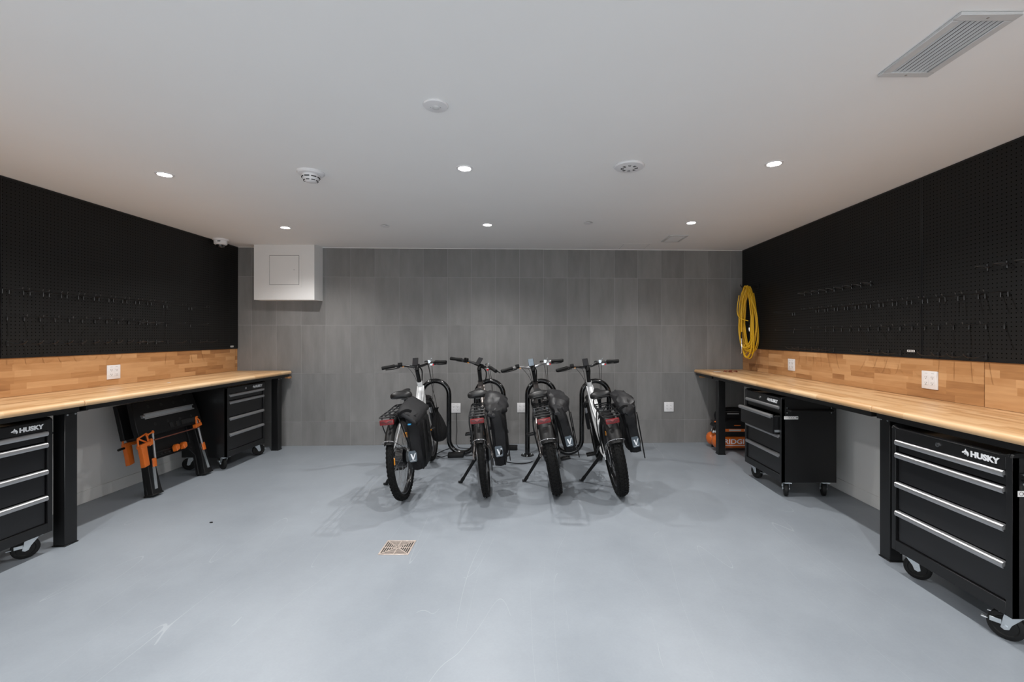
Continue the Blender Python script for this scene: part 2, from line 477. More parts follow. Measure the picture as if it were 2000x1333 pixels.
# ------------------------------------------------------------ downlights (fixture and its lamp)
LX = [-2.50, -.445, 1.538]
LY = [4.37, 2.90, 1.36, -.10, -1.55]
colname = ['left', 'middle', 'right']
rowname = ['far', 'nearer visible', 'out-of-view overhead', 'out-of-view rear', 'out-of-view rearmost']
for r_, ly in enumerate(LY):
    for c_, lx in enumerate(LX):
        px = lx; py = ly + (.11, 0, -.08)[c_]
        t = thing('downlight', 'small round recessed downlight, %s of the three in the %s ceiling row' % (colname[c_], rowname[r_]), 'downlight', (px, py, ZC), group='recessed ceiling downlights')
        MB().lathe([(.040, -.001), (.054, -.001), (.055, 0), (.054, -.004), (.043, -.005), (.040, -.003)], 28, closed=True).build('trim_ring', M['whiteplastic'], t)
        MB().lathe([(.040, -.0005), (.040, -.0028), (.030, -.0035), (.001, -.004)], 28).build('lens', M['lens'], t)
        ld = bpy.data.lights.new('lamp', 'SPOT'); ld.energy = LAMP_POWER; ld.spot_size = R(140); ld.spot_blend = .85
        ld.shadow_soft_size = .022; ld.color = (1, .985, .965)
        lo = bpy.data.objects.new('lamp', ld); COL.objects.link(lo); lo.parent = t; lo.location = (0, 0, -.03)

# ------------------------------------------------------------ ceiling fittings
def on_ceiling(name, label, cat, x, y, rz=0, group=None):
    return thing(name, label, cat, (x, y, ZC), (0, 0, rz), group)
# smoke detector
t = on_ceiling('smoke_detector', 'white domed smoke detector with black vent slots on the ceiling', 'smoke detector', -1.488, 2.973)
MB().lathe([(.03, 0), (.086, 0), (.086, -.006), (.078, -.016), (.058, -.020), (.03, -.02)], 36).build('base', M['whiteplastic'], t)
MB().lathe([(.056, -.020), (.056, -.034), (.050, -.044), (.044, -.056), (.034, -.064), (.001, -.066)], 36).build('dome', M['whiteplastic'], t)
for k in range(8):
    a = 2 * PI * k / 8 - PI / 2
    m = Matrix.Rotation(a, 4, 'Z')
    MB(m).box(.0525, -.016, -.0405, .056, .016, -.0345).build('vent_slot', M['slotdark'], t)
    MB(m).box(.040, -.011, -.0600, .0450, .011, -.0560).build('vent_slot', M['slotdark'], t)
# presence sensor
t = on_ceiling('occupancy_sensor', 'flat white round sensor disc with a small centre eye, nearest on the ceiling', 'sensor', -.46, 2.105, .3)
MB().lathe([(.02, 0), (.058, 0), (.060, -.004), (.056, -.009), (.02, -.0125), (.001, -.0125)], 40).build('cover', M['whiteplastic'], t)
MB().lathe([(.018, -.0125), (.0165, -.0165), (.010, -.0195), (.001, -.0205)], 24).build('lens_eye', M['softgrey'], t)
for q in ((-.022, .006), (.022, -.006)):
    MB().cyl((q[0], q[1], -.0135), (q[0], q[1], -.012), .0012, 8).build('screw', M['slotdark'], t)
# round ceiling speaker/alarm
t = on_ceiling('ceiling_alarm', 'wide flat white ceiling disc with rings of short dark slits', 'alarm', .624, 2.857, -.15)
MB().lathe([(.03, 0), (.094, 0), (.097, -.005), (.090, -.013), (.045, -.018), (.001, -.018)], 44).build('cover', M['whiteplastic'], t)
for k in range(8):
    for q in (-1, 0, 1):
        m = Matrix.Rotation(2 * PI * k / 8 + .13 * q, 4, 'Z')
        MB(m).box(.034, -.0014, -.0189, .054, .0014, -.0160).build('slit', M['slotdark'], t)
# concealed sprinkler caps
for i, (x, y) in enumerate(((-1.467, 4.405), (.54, 4.286))):
    t = on_ceiling('sprinkler_cap', 'small flat sprinkler cover plate on the ceiling, %s one' % ('left' if i == 0 else 'right'), 'sprinkler', x, y, group='sprinkler cover plates')
    MB().lathe([(.01, 0), (.026, 0), (.026, -.006), (.01, -.006)], 24).build('collar', M['slotdark'], t)
    MB().lathe([(.02, -.006), (.043, -.006), (.044, -.009), (.02, -.011), (.001, -.011)], 32).build('plate', M['whiteplastic'], t)
# air vents
def vent(name, label, x0, y0, x1, y1, along, n, th, fr):
    cx, cy = (x0 + x1) / 2, (y0 + y1) / 2
    t = on_ceiling(name, label, 'vent', cx, cy)
    a, b = (x1 - x0) / 2, (y1 - y0) / 2
    f = MB()
    for q in ((-a, -b, a, -b + fr), (-a, b - fr, a, b), (-a, -b + fr, -a + fr, b - fr), (a - fr, -b + fr, a, b - fr)):
        f.box(q[0], q[1], -th, q[2], q[3], -.0005)
    f.build('frame', M['softgrey'], t, bevel=.002)
    MB().box(-a + fr, -b + fr, -.002, a - fr, b - fr, -.0005).build('dark_backing', M['slotdark'], t)
    if along == 'y':
        w_ = 2 * (a - fr); st = w_ / n
        for k in range(n):
            x = -a + fr + st * (k + .5)
            MB().cbox((x, 0, -th * .55), (.0016, 2 * (b - fr), st * .50), Matrix.Rotation(R(-50), 3, 'Y')).build('slat', M['softgrey'], t)
    else:
        w_ = 2 * (b - fr); st = w_ / n
        for k in range(n):
            y = -b + fr + st * (k + .5)
            MB().cbox((0, y, -th * .55), (2 * (a - fr), .0015, st * .26), Matrix.Rotation(R(45), 3, 'X')).build('slat', M['softgrey'], t)
    if along == 'y':
        for s_ in (-1, 1):
            MB().cyl((0, s_ * (b - fr / 2), -th - .001), (0, s_ * (b - fr / 2), -th + .001), .004, 10).build('screw', M['alu'], t)
    return t
vent('air_vent', 'large slatted air grille in the ceiling near the upper right corner', 1.450, 1.497, 1.662, 1.862, 'y', 8, .012, .032)
vent('air_vent', 'small square louvred air grille in the ceiling near the back wall', 1.492, 4.81, 1.700, 5.14, 'x', 9, .010, .026)
def ceiling_hatch(label, x0, y0, x1, y1):
    t = on_ceiling('ceiling_hatch', label, 'hatch', (x0 + x1) / 2, (y0 + y1) / 2, group='flush ceiling hatches')
    a, b = (x1 - x0) / 2, (y1 - y0) / 2
    f = MB()
    for q in ((-a, -b, a, -b + .02), (-a, b - .02, a, b), (-a, -b + .02, -a + .02, b - .02), (a - .02, -b + .02, a, b - .02)):
        f.box(q[0], q[1], -.0015, q[2], q[3], 0)
    f.build('frame', M['ceiling'], t)
    MB().box(-a + .020, -b + .020, -.0007, a - .020, b - .020, 0).build('gap', M['slotdark'], t)
    MB().box(-a + .0225, -b + .0225, -.0015, a - .0225, b - .0225, -.0007).build('panel', M['ceiling'], t)
ceiling_hatch('flush ceiling access panel outlined by a thin line beside the small grille', 1.07, 5.27, 1.42, 5.60)
ceiling_hatch('flush ceiling access panel right of the large air grille', 2.12, 1.42, 2.50, 1.82)
# dome camera
t = on_ceiling('dome_camera', 'white security camera with dark glass dome at the end of the left pegboard', 'camera', -3.535, 5.02)
MB().lathe([(.03, 0), (.078, 0), (.078, -.014), (.066, -.020), (.064, -.058), (.050, -.066), (.03, -.066)], 36).build('housing', M['whiteplastic'], t)
MB().lathe([(.045, -.064), (.045, -.072), (.040, -.088), (.026, -.102), (.001, -.107)], 28).build('glass_dome', M['screen'], t)
MB().box(.010, -.067, -.038, .040, -.0625, -.030).build('label', M['slotdark'], t)

# ------------------------------------------------------------ pegboards, splashbacks, worktops
PB0, PB1 = 1.207, ZC - .002
def pegboard(side, y0, y1, label):
    x = (-3.648, -3.628) if side < 0 else (2.688, 2.708)
    t = thing('pegboard', label, 'pegboard', ((x[0] + x[1]) / 2, (y0 + y1) / 2, PB0), group='black pegboards')
    w_ = (y1 - y0) / 2 - .001; h = PB1 - PB0
    MB().box(-.009, -w_, 0, .009, w_, h).build('panel', M['peg'], t, bevel=.0015)
    e = MB(); xx = (.009, .0105) if side < 0 else (-.0105, -.009)
    for q in ((-w_, 0, w_, .006), (-w_, h - .008, w_, h), (-w_, .006, -w_ + .006, h - .008), (w_ - .006, .006, w_, h - .008)):
        e.box(min(xx), q[0], q[1], max(xx), q[2], q[3])
    e.build('edge_trim', M['blacksatin'], t)
    return t
yl, yr = back_y(-3.63), back_y(2.69)
pl1 = pegboard(-1, 3.02, yl - .004, 'long black pegboard on the left wall, the section reaching the tiled wall')
pl2 = pegboard(-1, .58, 3.018, 'black pegboard section on the left wall nearest the viewer')
pr1 = pegboard(1, 3.06, yr - .004, 'black pegboard on the right wall beyond the panel joint, hose end')
pr2 = pegboard(1, .62, 3.058, 'black pegboard on the right wall nearest the viewer, before the panel joint')
def peg_label(parent, side, y, z, w_, h):
    p = parent.location
    x = .0105 if side < 0 else -.0105
    o = MB().box(min(x, x + .0008 * (-side)), y - p.y - w_ / 2, z - p.z - h / 2, max(x, x + .0008 * (-side)), y - p.y + w_ / 2, z - p.z + h / 2)
    o = o.build('label', M['paper'], parent); o['label'] = 'small white label near the lower edge'
    for k in range(3):
        MB().box(x * 1.08 + (-side) * 0, y - p.y - w_ * .42 + w_ * .3 * k, z - p.z - h * .25, x * 1.08 + .0004, y - p.y - w_ * .42 + w_ * (.3 * k + .2), z - p.z + h * .2).build('print', M['slotdark'], o)
peg_label(pl1, -1, 5.346, 1.235, .055, .018)
peg_label(pr1, 1, 3.145, 1.255, .062, .014)

def stave_field(parent, mtl, x0, x1, y0, y1, z0, z1, rows_axis, rw, lmin, lmax, rnd):
    """butcher block built of staves running along Y"""
    if rows_axis == 'x': a0, a1 = x0, x1
    else: a0, a1 = z0, z1
    n = max(1, round((a1 - a0) / rw)); st = (a1 - a0) / n
    for k in range(n):
        y = y0; first = True
        while y < y1 - .001:
            L = rnd.uniform(lmin, lmax) * (rnd.uniform(.3, 1) if first else 1); first = False
            e = min(y + L, y1)
            if y1 - e < .06: e = y1
            if rows_axis == 'x': m_ = MB().box(a0 + st * k, y, z0, a0 + st * (k + 1), e, z1)
            else: m_ = MB().box(x0, y, a0 + st * k, x1, e, a0 + st * (k + 1))
            m_.build('stave', mtl, parent, smooth=False)
            y = e
rnd = random.Random(5)
WT, WB = .935, .895
def splash(side, y0, y1, label):
    x = (-3.655, -3.635) if side < 0 else (2.695, 2.715)
    t = thing('splashback', label, 'splashback', (x[0] if side < 0 else x[1], (y0 + y1) / 2, WT), group='wooden splashbacks')
    xa, xb = (.001, .020) if side < 0 else (-.020, -.001)
    h = (y1 - y0) / 2 - .0012
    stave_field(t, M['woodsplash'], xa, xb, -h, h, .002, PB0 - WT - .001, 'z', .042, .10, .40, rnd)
splash(-1, 5.415, yl - .004, 'short wooden splashback filler piece at the far end of the left bench')
splash(-1, 2.97, 5.413, 'long wooden butcher-block splashback above the left bench')
splash(-1, .58, 2.968, 'wooden splashback above the near part of the left bench')
splash(1, 5.062, yr - .004, 'short wooden splashback piece behind the hanging yellow hose')
splash(1, 2.642, 5.060, 'long wooden butcher-block splashback above the right bench')
splash(1, .62, 2.640, 'wooden splashback right of the dark joint, above the near right bench')

def nose_poly(x_in, x_out, sgn):
    r = .018; pts = [(x_in, WB), (x_out - sgn * r, WB)]
    for k in range(1, 8):
        a = -PI / 2 + PI * k / 8
        pts.append((x_out - sgn * r + sgn * r * math.cos(a), (WT + WB) / 2 + (WT - WB) / 2 * math.sin(a)))
    pts += [(x_out - sgn * r, WT), (x_in, WT)]
    return pts
def worktop(side, y0, y1, label, endround=False):
    xw = -3.654 if side < 0 else 2.714
    xf = -2.965 if side < 0 else 2.062
    sg = 1 if side < 0 else -1
    t = thing('worktop', label, 'worktop', ((xw + xf) / 2, (y0 + y1) / 2, WB), group='butcher-block worktops')
    cx, cy = t.location.x, t.location.y
    xi = xf - sg * .045
    h = (y1 - y0) / 2 - .001
    a, b = sorted((xw - cx, xi - cx))
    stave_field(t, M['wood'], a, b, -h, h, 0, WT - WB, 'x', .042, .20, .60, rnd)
    y = -h
    poly = [(p - cx, z - WB) for p, z in nose_poly(xi, xf, sg)]
    while y < h - .001:
        e = min(y + rnd.uniform(.25, .55), h)
        if h - e < .1: e = h
        vs0 = [(p, y, z) for p, z in poly]; vs1 = [(p, e, z) for p, z in poly]
        m_ = MB()
        rings = [vs0, vs1]
        if e == h or y == -h:   # slabs meet with softly rounded ends
            def shr(v, d): return [((x - (.004 if x * sg > (xi - cx) * sg + .02 else 0) * sg), v_, z * .86 + .0028) for x, v_, z in [(q[0], d, q[2]) for q in v]]
            if e == h: rings = [vs0, [(p, e - .004, z) for p, z in poly], shr(vs1, e)]
            if y == -h: rings = [shr(vs0, y), [(p, y + .004, z) for p, z in poly]] + rings[1:]
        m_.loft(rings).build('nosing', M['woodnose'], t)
        y = e
    # steel sub-frame carried under the top
    f = MB(); z0, z1 = -.030, 0
    f.box(min(xf - sg * .06, xf - sg * .02) - cx, -h + .02, z0, max(xf - sg * .06, xf - sg * .02) - cx, h - .02, z1)
    f.box(min(xw + sg * .02, xw + sg * .06) - cx, -h + .02, z0, max(xw + sg * .02, xw + sg * .06) - cx, h - .02, z1)
    n = max(2, int((y1 - y0) / .6))
    for k in range(n):
        yy = -h + .05 + (2 * h - .1) * k / (n - 1)
        f.box(min(xw + sg * .06, xf - sg * .06) - cx, yy - .02, z0, max(xw + sg * .06, xf - sg * .06) - cx, yy + .02, z1)
    f.build('support_frame', M['black'], t)
    return t
worktop(-1, 2.94, back_y(-3.6) - .006, 'left butcher-block worktop section running from the front seam to the tiled wall')
worktop(-1, .60, 2.938, 'near left butcher-block worktop section before the seam')
worktop(1, 5.122, back_y(2.08) - .006, 'short far right worktop piece against the tiled wall')
worktop(1, 2.702, 5.120, 'middle right butcher-block worktop section between two seams')
worktop(1, .62, 2.700, 'near right butcher-block worktop section before the seam')
for s_, x, y, yd in ((-1, -2.99, 5.40, 'left'), (1, 2.115, 5.50, 'right')):
    o = MB().box(x - .03, y - .0, WB - .052, x + .03, y + .045, WB - .0310).build('wood_block', M['woodsplash'], bevel=.002)
    tag(o, 'small wooden block under the far end of the %s worktop' % yd, 'block', 'support blocks under the worktops')

# bench legs: square posts with top and foot plates
def bench_leg(x, y, side, label):
    t = thing('bench_leg', label, 'leg', (x, y, 0), group='black steel bench legs')
    MB().box(-.039, -.040, .006, .039, .040, WB - .036).build('post', M['black'], t, bevel=.003)
    MB().box(-.043, -.044, 0, .043, .044, .006).build('foot_plate', M['black'], t, bevel=.001)
    sg = 1 if side < 0 else -1
    MB().box(-.05, -.10, WB - .036, .05, .10, WB - .0305).build('top_plate', M['black'], t)
    for q in (-.025, .025):
        MB().cyl((sg * .039, q, WB - .047), (sg * .043, q, WB - .047), .005, 8).build('bolt', M['zinc'], t)
bench_leg(-3.054, 2.895, -1, 'thick black steel bench leg beside the nearest left tool cabinet')
bench_leg(-3.060, 5.295, -1, 'thick black steel bench leg at the far end of the left bench')
bench_leg(2.190, 2.705, 1, 'thick black steel bench leg left of the large near right tool cabinet')
bench_leg(2.170, 5.110, 1, 'thick black steel bench leg in front of the orange compressor')
bench_leg(-3.054, .80, -1, 'black steel bench leg at the near end of the left bench')
bench_leg(2.190, .80, 1, 'black steel bench leg at the near end of the right bench')

# ------------------------------------------------------------ wall outlets
def outlet(loc, rz, label, w_=.122, h=.122):
    t = thing('wall_outlet', label, 'outlet', loc, (0, 0, rz), group='white wall outlet plates')
    MB().box(-w_ / 2, -.007, -h / 2, w_ / 2, 0, h / 2).build('plate', M['whiteplastic'], t, bevel=.003, seg=2)
    for s_ in (-1, 1):
        r_ = MB().box(s_ * .024 - .0165, -.0092, -.034, s_ * .024 + .0165, -.007, .034).build('receptacle', M['whiteplastic'], t, bevel=.0008)
        sl = MB()
        for z in (-.019, .019):
            sl.box(s_ * .024 - .008, -.0097, z - .003, s_ * .024 - .0060, -.0092, z + .006)
            sl.box(s_ * .024 + .0050, -.0097, z - .003, s_ * .024 + .007, -.0092, z + .005)
            sl.cyl((s_ * .024, -.0097, z - .009), (s_ * .024, -.0092, z - .009), .0028, 8)
        sl.build('slots', M['slotdark'], r_)
        MB().box(s_ * .024 - .010, -.0075, .043, s_ * .024 + .010, -.0069, .047).build('marking', M['softgrey'], t)
def back_outlet(x, z, label):
    outlet((x, back_y(x) - .001, z), BPHI, label)
back_outlet(-.962, .459, 'white outlet plate on the tiled wall between the first and second bicycles')
back_outlet(-.132, .459, 'white outlet plate on the tiled wall partly hidden by a rack post')
back_outlet(1.738, .459, 'white outlet plate standing alone on the tiled wall right of the bicycles')
outlet((-3.635, 3.84, 1.049), R(90), 'white outlet plate in the left wooden splashback')
outlet((2.695, 4.603, 1.062), R(-90), 'far white outlet plate in the right splashback near the yellow hose')
outlet((2.695, 3.00, 1.062), R(-90), 'near white outlet plate in the right splashback, left of the dark joint')

# ------------------------------------------------------------ pegboard hooks
def wire(mb, pts, r=.0028): mb.tube(pts, r, 6)
def hook_mesh(kind, L):
    m_ = MB()
    if kind == 'double':
        for s_ in (-1, 1):
            wire(m_, [(s_ * .02, -.004, -.028), (s_ * .02, -.005, 0), (s_ * .02, -.012, .001), (s_ * .02, -L, .0), (s_ * .02, -L - .004, .010)])
        wire(m_, [(-.02, -.004, .002), (.02, -.004, .002)])
        wire(m_, [(-.02, -L * .25, 0), (.02, -L * .25, 0)], .002)
    elif kind == 'single':
        wire(m_, [(0, -.004, -.030), (0, -.006, 0), (0, -L, 0), (0, -L - .003, .012)], .0032)
        m_.cbox((0, -.003, -.012), (.010, .004, .030))
    elif kind == 'curved':
        wire(m_, smooth_path([(0, -.005, 0), (0, -.03, -.001), (0, -L * .55, -.010), (0, -L * .85, -.006), (0, -L, .012)], 4), .0032)
        m_.cbox((0, -.003, -.006), (.012, .005, .034))
    elif kind == 'loop':
        pts = [(.028 * math.cos(a), -.03 - .028 * math.sin(a) * 1.2, .004 * math.sin(a)) for a in [PI * 2 * k / 16 for k in range(16)]]
        m_.tube(pts, .0028, 6, closed=True)
        wire(m_, [(0, -.001, -.022), (0, -.003, .018)], .003); m_.cbox((0, -.003, 0), (.02, .005, .012))
    return m_
HK = {}
def hook(kind, side, y, z, label, group, L=.14):
    key = (kind, L)
    if key not in HK:
        o = hook_mesh(kind, L).build('peg_hook', M['hookblack'], org=(0, 0, 0)); HK[key] = o
    else:
        o = HK[key].copy(); COL.objects.link(o)
    o.location = (-3.6265 if side < 0 else 2.6865, y, z)
    o.rotation_euler = (0, 0, R(90) if side < 0 else R(-90))
    tag(o, label, 'hook', group)
def row(kind, side, ys, z, what, group, L=.14):
    for k, y in enumerate(ys):
        hook(kind, side, y, z, '%s of the %s board, %s nearest' % (what, 'left' if side < 0 else 'right', ORD[k]), group, L)
row('double', -1, [3.047 + .127 * k for k in range(10)], 1.682, 'black two-prong hook in the top row', 'two-prong hooks on the left pegboard')
row('double', -1, [4.37, 4.69], 1.665, 'long black two-prong hook past the top row', 'long two-prong hooks on the left pegboard', .19)
row('single', -1, [3.056 + .102 * k for k in range(10)], 1.498, 'black straight hook in the middle row', 'straight hooks on the left pegboard')
row('loop', -1, [4.09, 4.17, 4.27], 1.487, 'black ring hook in the middle row', 'ring hooks in the middle row, left')
row('single', -1, [4.38, 4.69], 1.485, 'long black straight hook beyond the middle rings', 'long straight hooks on the left pegboard', .19)
row('curved', -1, [3.056 + .102 * k for k in range(10)], 1.316, 'black curved hook in the bottom row', 'curved hooks on the left pegboard')
row('loop', -1, [4.09, 4.17, 4.27], 1.306, 'black ring hook in the bottom row', 'ring hooks in the bottom row, left')
row('curved', -1, [4.40, 4.69, 4.83], 1.306, 'black curved hook in the bottom row beyond the rings', 'far curved hooks on the left pegboard', .19)
row('loop', 1, [3.515 + .107 * k for k in range(9)], 1.780, 'black ring hook in the upper middle row', 'ring hooks on the right pegboard')
row('loop', 1, [2.40, 2.507, 2.615], 1.768, 'black ring hook in the upper near group', 'near ring hooks on the right pegboard')
row('double', 1, [2.519 + .127 * k for k in range(14)], 1.612, 'black two-prong hook in the long row', 'two-prong hooks on the right pegboard')
row('double', 1, [4.55], 1.60, 'long black two-prong hook beyond the long row', 'far two-prong hook on the right pegboard', .19)
row('single', 1, [2.519 + .102 * k for k in range(16)], 1.431, 'black straight hook in the long lower row', 'straight hooks on the right pegboard')
row('single', 1, [4.22, 4.55], 1.42, 'long black straight hook beyond the lower row', 'far straight hooks on the right pegboard', .19)
row('curved', 1, [2.62, 2.725, 2.83, 2.93], 1.243, 'black curved hook in the near bottom group', 'near bottom curved hooks on the right pegboard')
row('curved', 1, [3.23, 3.34, 3.437, 3.547], 1.243, 'black curved hook in the middle bottom group', 'middle bottom curved hooks on the right pegboard')
row('curved', 1, [3.944, 4.047, 4.148, 4.254, 4.357, 4.458], 1.243, 'black curved hook in the far bottom group', 'far bottom curved hooks on the right pegboard')

# ------------------------------------------------------------ rolling tool cabinets
EMB = [[(0, .40), (.16, .56), (.34, .62), (.50, .98), (.62, .72), (.84, .60), (.97, .30), (.90, .18), (.62, .06), (.70, .22), (.60, .36), (.44, .44), (.24, .30), (.08, .30)],
       [(.30, .22), (.46, .34), (.56, .24), (.50, .10), (.42, .14)],
       [(.72, .04), (.90, .14), (.99, .24), (.92, .06), (.80, -.06)]]
def caster(parent, x, y, yaw, brake, locked=True):
    r = .0625
    m = Matrix.Translation((x, y, 0)) @ Matrix.Rotation(yaw, 4, 'Z')
    br = MB(m)
    br.box(-.040, -.045, .127, .040, .045, .1345)
    br.cyl((0, 0, .118), (0, 0, .128), .030, 16)
    off = .026
    for s_ in (-1, 1):
        poly = [(-.028, .120), (.030, .120), (off + .016, r - .008), (off + .004, r - .016), (off - .012, r - .010), (off - .02, r + .012)]
        br.prism(poly, 0, .0035, Matrix(((0, 0, 1, s_ * .023 - .00175), (1, 0, 0, 0), (0, 1, 0, 0), (0, 0, 0, 1))))
    b = br.build('caster', M['zinc'], parent, bevel=.0008)
    b['label'] = 'zinc swivel caster with a black wheel'
    mw = m @ Matrix.Translation((0, off, r)) @ Matrix.Rotation(PI / 2, 4, 'Y')
    MB(mw).lathe([(.010, -.017), (.040, -.014), (.044, -.018), (.054, -.017), (r, -.011), (r, .011), (.054, .017), (.044, .018), (.040, .014), (.010, .017)], 28).build('wheel', M['rubber'], b)
    MB(mw).cyl((0, 0, -.029), (0, 0, .029), .007, 10).build('axle_bolt', M['zinc'], b)
    if brake:
        k = MB(m)
        k.box(-.014, off + .055, .066, .014, off + .080, .071)
        k.box(-.006, off + .03, .100, .006, off + .060, .104)
        k.box(-.030, off + .012, .070, -.024, off + .05, .090)
        k.build('brake_pedal', M['zinc'], b, bevel=.001)
def cabinet(label, loc, rz, openings=(0, 0, 0, 0), yaws=(.3, -.3, .2, -.5), sticker=True, W=.645):
    D, Z0, Z1 = .46, .135, .855
    t = thing('tool_cabinet', label, 'tool cabinet', loc, (0, 0, rz), 'rolling black tool cabinets')
    w_ = W / 2; f = -D / 2; th = .028
    zt = Z1 - .022     # header top
    dz = [Z1 - .082, Z1 - .155, Z1 - .322, Z1 - .485, Z1 - .662]
    b = MB()
    b.box(-w_, f, Z0, -w_ + .002, -f, zt); b.box(w_ - .002, f, Z0, w_, -f, zt)           # sides
    b.box(-w_, -f - .002, Z0, w_, -f, zt); b.box(-w_, f, Z0, w_, -f, Z0 + .002)            # back, bottom
    b.box(-w_, f, Z0, -w_ + th, f + .03, zt); b.box(w_ - th, f, Z0, w_, f + .03, zt)       # stiles
    b.box(-w_ + th, f, Z0, w_ - th, f + .03, dz[4]); b.box(-w_ + th, f, dz[0], w_ - th, f + .03, zt)
    b.build('body', M['black'], t, bevel=.0012)
    # moulded top with upturned sides and dished mat
    tp = MB()
    tp.box(-w_ + .005, f + .012, zt - .006, w_ - .005, -f - .005, zt + .002)
    pr = [(f - .002, zt - .004), (f + .004, zt + .010), (f + .02, zt + .020), (-f, zt + .022), (-f, zt - .004)]
    for s_ in (-1, 1):
        x0 = s_ * w_; x1 = s_ * (w_ - .012)
        tp.prism(pr, min(x0, x1), max(x0, x1), Matrix(((0, 0, 1, 0), (1, 0, 0, 0), (0, 1, 0, 0), (0, 0, 0, 1))))
    tp.box(-w_ + .012, -f - .02, zt, w_ - .012, -f, zt + .022)
    for s_ in (-1, 1):   # scooped front corners
        pts = [(s_ * (w_ - .012), zt + .014), (s_ * (w_ - .030), zt + .006), (s_ * (w_ - .055), zt + .002), (s_ * (w_ - .055), zt - .004), (s_ * (w_ - .012), zt - .004)]
        tp.prism(pts, f - .001, f + .012, Matrix(((1, 0, 0, 0), (0, 0, 1, 0), (0, 1, 0, 0), (0, 0, 0, 1))))
    tp.box(-w_ + .055, f - .001, zt - .004, w_ - .055, f + .012, zt + .002)
    tp.build('top_tray', M['plastic'], t, bevel=.0015)
    MB().box(-w_ + .02, f + .02, zt + .002, w_ - .02, -f - .022, zt + .005).build('top_mat', M['screen'], t)
    for k in range(4):
        o_ = openings[k]; y0 = f + .012 - o_
        z1, z0 = dz[k] - .003, dz[k + 1] + .003
        d = MB()
        x = w_ - th - .006
        d.box(-x, y0, z0, x, y0 + .012, z1)
        d.box(-x + .012, y0 + .012, z0 + .004, -x + .014, -f - .03, z1 - .012)
        d.box(x - .014, y0 + .012, z0 + .004, x - .012, -f - .03, z1 - .012)
        d.box(-x + .012, y0 + .012, z0 + .004, x - .012, -f - .03, z0 + .006)
        do = d.build('drawer', M['blacksatin'], t, bevel=.001)
        # extruded full-width pull with ribs
        h = MB(); zc = z1 - .017
        prof = [(0, .016), (-.016, .015), (-.022, .010), (-.024, .002), (-.023, -.006), (-.018, -.013), (-.016, -.013), (-.018, -.006), (-.010, -.004), (0, -.006)]
        h.prism(prof, -x - .002, x + .002, Matrix(((0, 0, 1, 0), (1, 0, 0, y0), (0, 1, 0, zc), (0, 0, 0, 1))))
        h.build('handle', M['alu'], do)['label'] = 'full-width brushed aluminium drawer pull'
        for rz_ in (.010, .004, -.003):
            pass
        if o_:
            MB().box(x - .011, y0 + .02, z0 + .012, x - .004, y0 + o_ + .012, z0 + .030).build('slide_rail', M['zinc'], do)
            MB().box(-x + .004, y0 + .02, z0 + .012, -x + .011, y0 + o_ + .012, z0 + .030).build('slide_rail', M['zinc'], do)
    zh = (dz[0] + zt) / 2
    lk = MB().cyl((-.03, f - .004, zh), (-.03, f, zh), .0115, 18).build('lock', M['chrome'], t)
    MB().cyl((-.03, f - .0045, zh), (-.03, f - .0038, zh), .0045, 12).build('keyhole', M['slotdark'], lk)
    mt = frame_mx((w_ - .225, f - .0012, zh - .0145), (1, 0, 0), (0, 0, 1), (0, -1, 0))
    tx = MB().text('HUSKY', .036, .0006, mt @ Matrix.Translation((.042, .002, 0)), bold=.0018, sx=1.12)
    tx.build('lettering', M['print'], t, smooth=False)['label'] = 'grey-white printed lettering HUSKY'
    em = MB(mt)
    for p in EMB: em.prism([(x * .036, y * .032) for x, y in p], -.0006, .0006)
    em.build('emblem', M['print'], t, smooth=False)['label'] = 'grey-white dog head emblem'
    hb = MB(); z = Z1 - .115
    hb.tube(smooth_path([(w_, f + .045, z), (w_ + .030, f + .048, z), (w_ + .040, f + .075, z), (w_ + .040, 0, z), (w_ + .040, -f - .075, z), (w_ + .030, -f - .048, z), (w_, -f - .045, z)], 4), .011, 10)
    for yy in (f + .045, -f - .045): hb.box(w_, yy - .018, z - .026, w_ + .003, yy + .018, z + .026)
    ho = hb.build('side_handle', M['plastic'], t)
    for yy in (f + .045, -f - .045):
        for s_ in (-1, 1): MB().cyl((w_ + .002, yy, z + s_ * .020), (w_ + .006, yy, z + s_ * .020), .0045, 8).build('screw', M['zinc'], ho)
    if sticker:
        so = MB().box(w_, f + .022, Z1 - .190, w_ + .0008, f + .140, Z1 - .165).build('warning_sticker', M['paper'], t)
        for q in range(5):
            MB().lathe([(.0075, 0), (.009, 0), (.009, .0004), (.0075, .0004)], 14, Matrix.Translation((w_ + .0008, f + .037 + q * .018, Z1 - .1775)) @ Matrix.Rotation(PI / 2, 4, 'Y'), closed=True).build('pictogram', M['reddark'], so)
        MB().box(w_ + .0008, f + .124, Z1 - .182, w_ + .0012, f + .136, Z1 - .172).build('pictogram', M['slotdark'], so)
    for (cx, cy), yw, bk in zip(((-w_ + .055, f + .07), (w_ - .055, f + .07), (-w_ + .055, -f - .07), (w_ - .055, -f - .07)), yaws, (1, 1, 0, 0)):
        caster(t, cx, cy, yw, bk)
    return t
CF = .23
cabinet('large black four-drawer rolling tool cabinet under the near right bench, all drawers shut', (2.075 + CF, 2.237, 0), R(-90), yaws=(-.85, 2.2, .5, 2.6))
cabinet('black rolling tool cabinet under the right bench with its second drawer pulled open', (2.078 + CF, 4.015, 0), R(-90), (0, .068, 0, 0), yaws=(-1.3, 1.1, 1.1, 1.12), W=.635)
cabinet('black rolling tool cabinet under the near left bench, cut off by the frame', (-3.022 - CF, 2.467, 0), R(90), yaws=(.8, .95, .5, .4))
cabinet('black rolling tool cabinet under the far end of the left bench beside the folded workbench', (-3.075 - CF, 4.777, 0), R(90), yaws=(-.6, -2.2, .3, .2), W=.63)

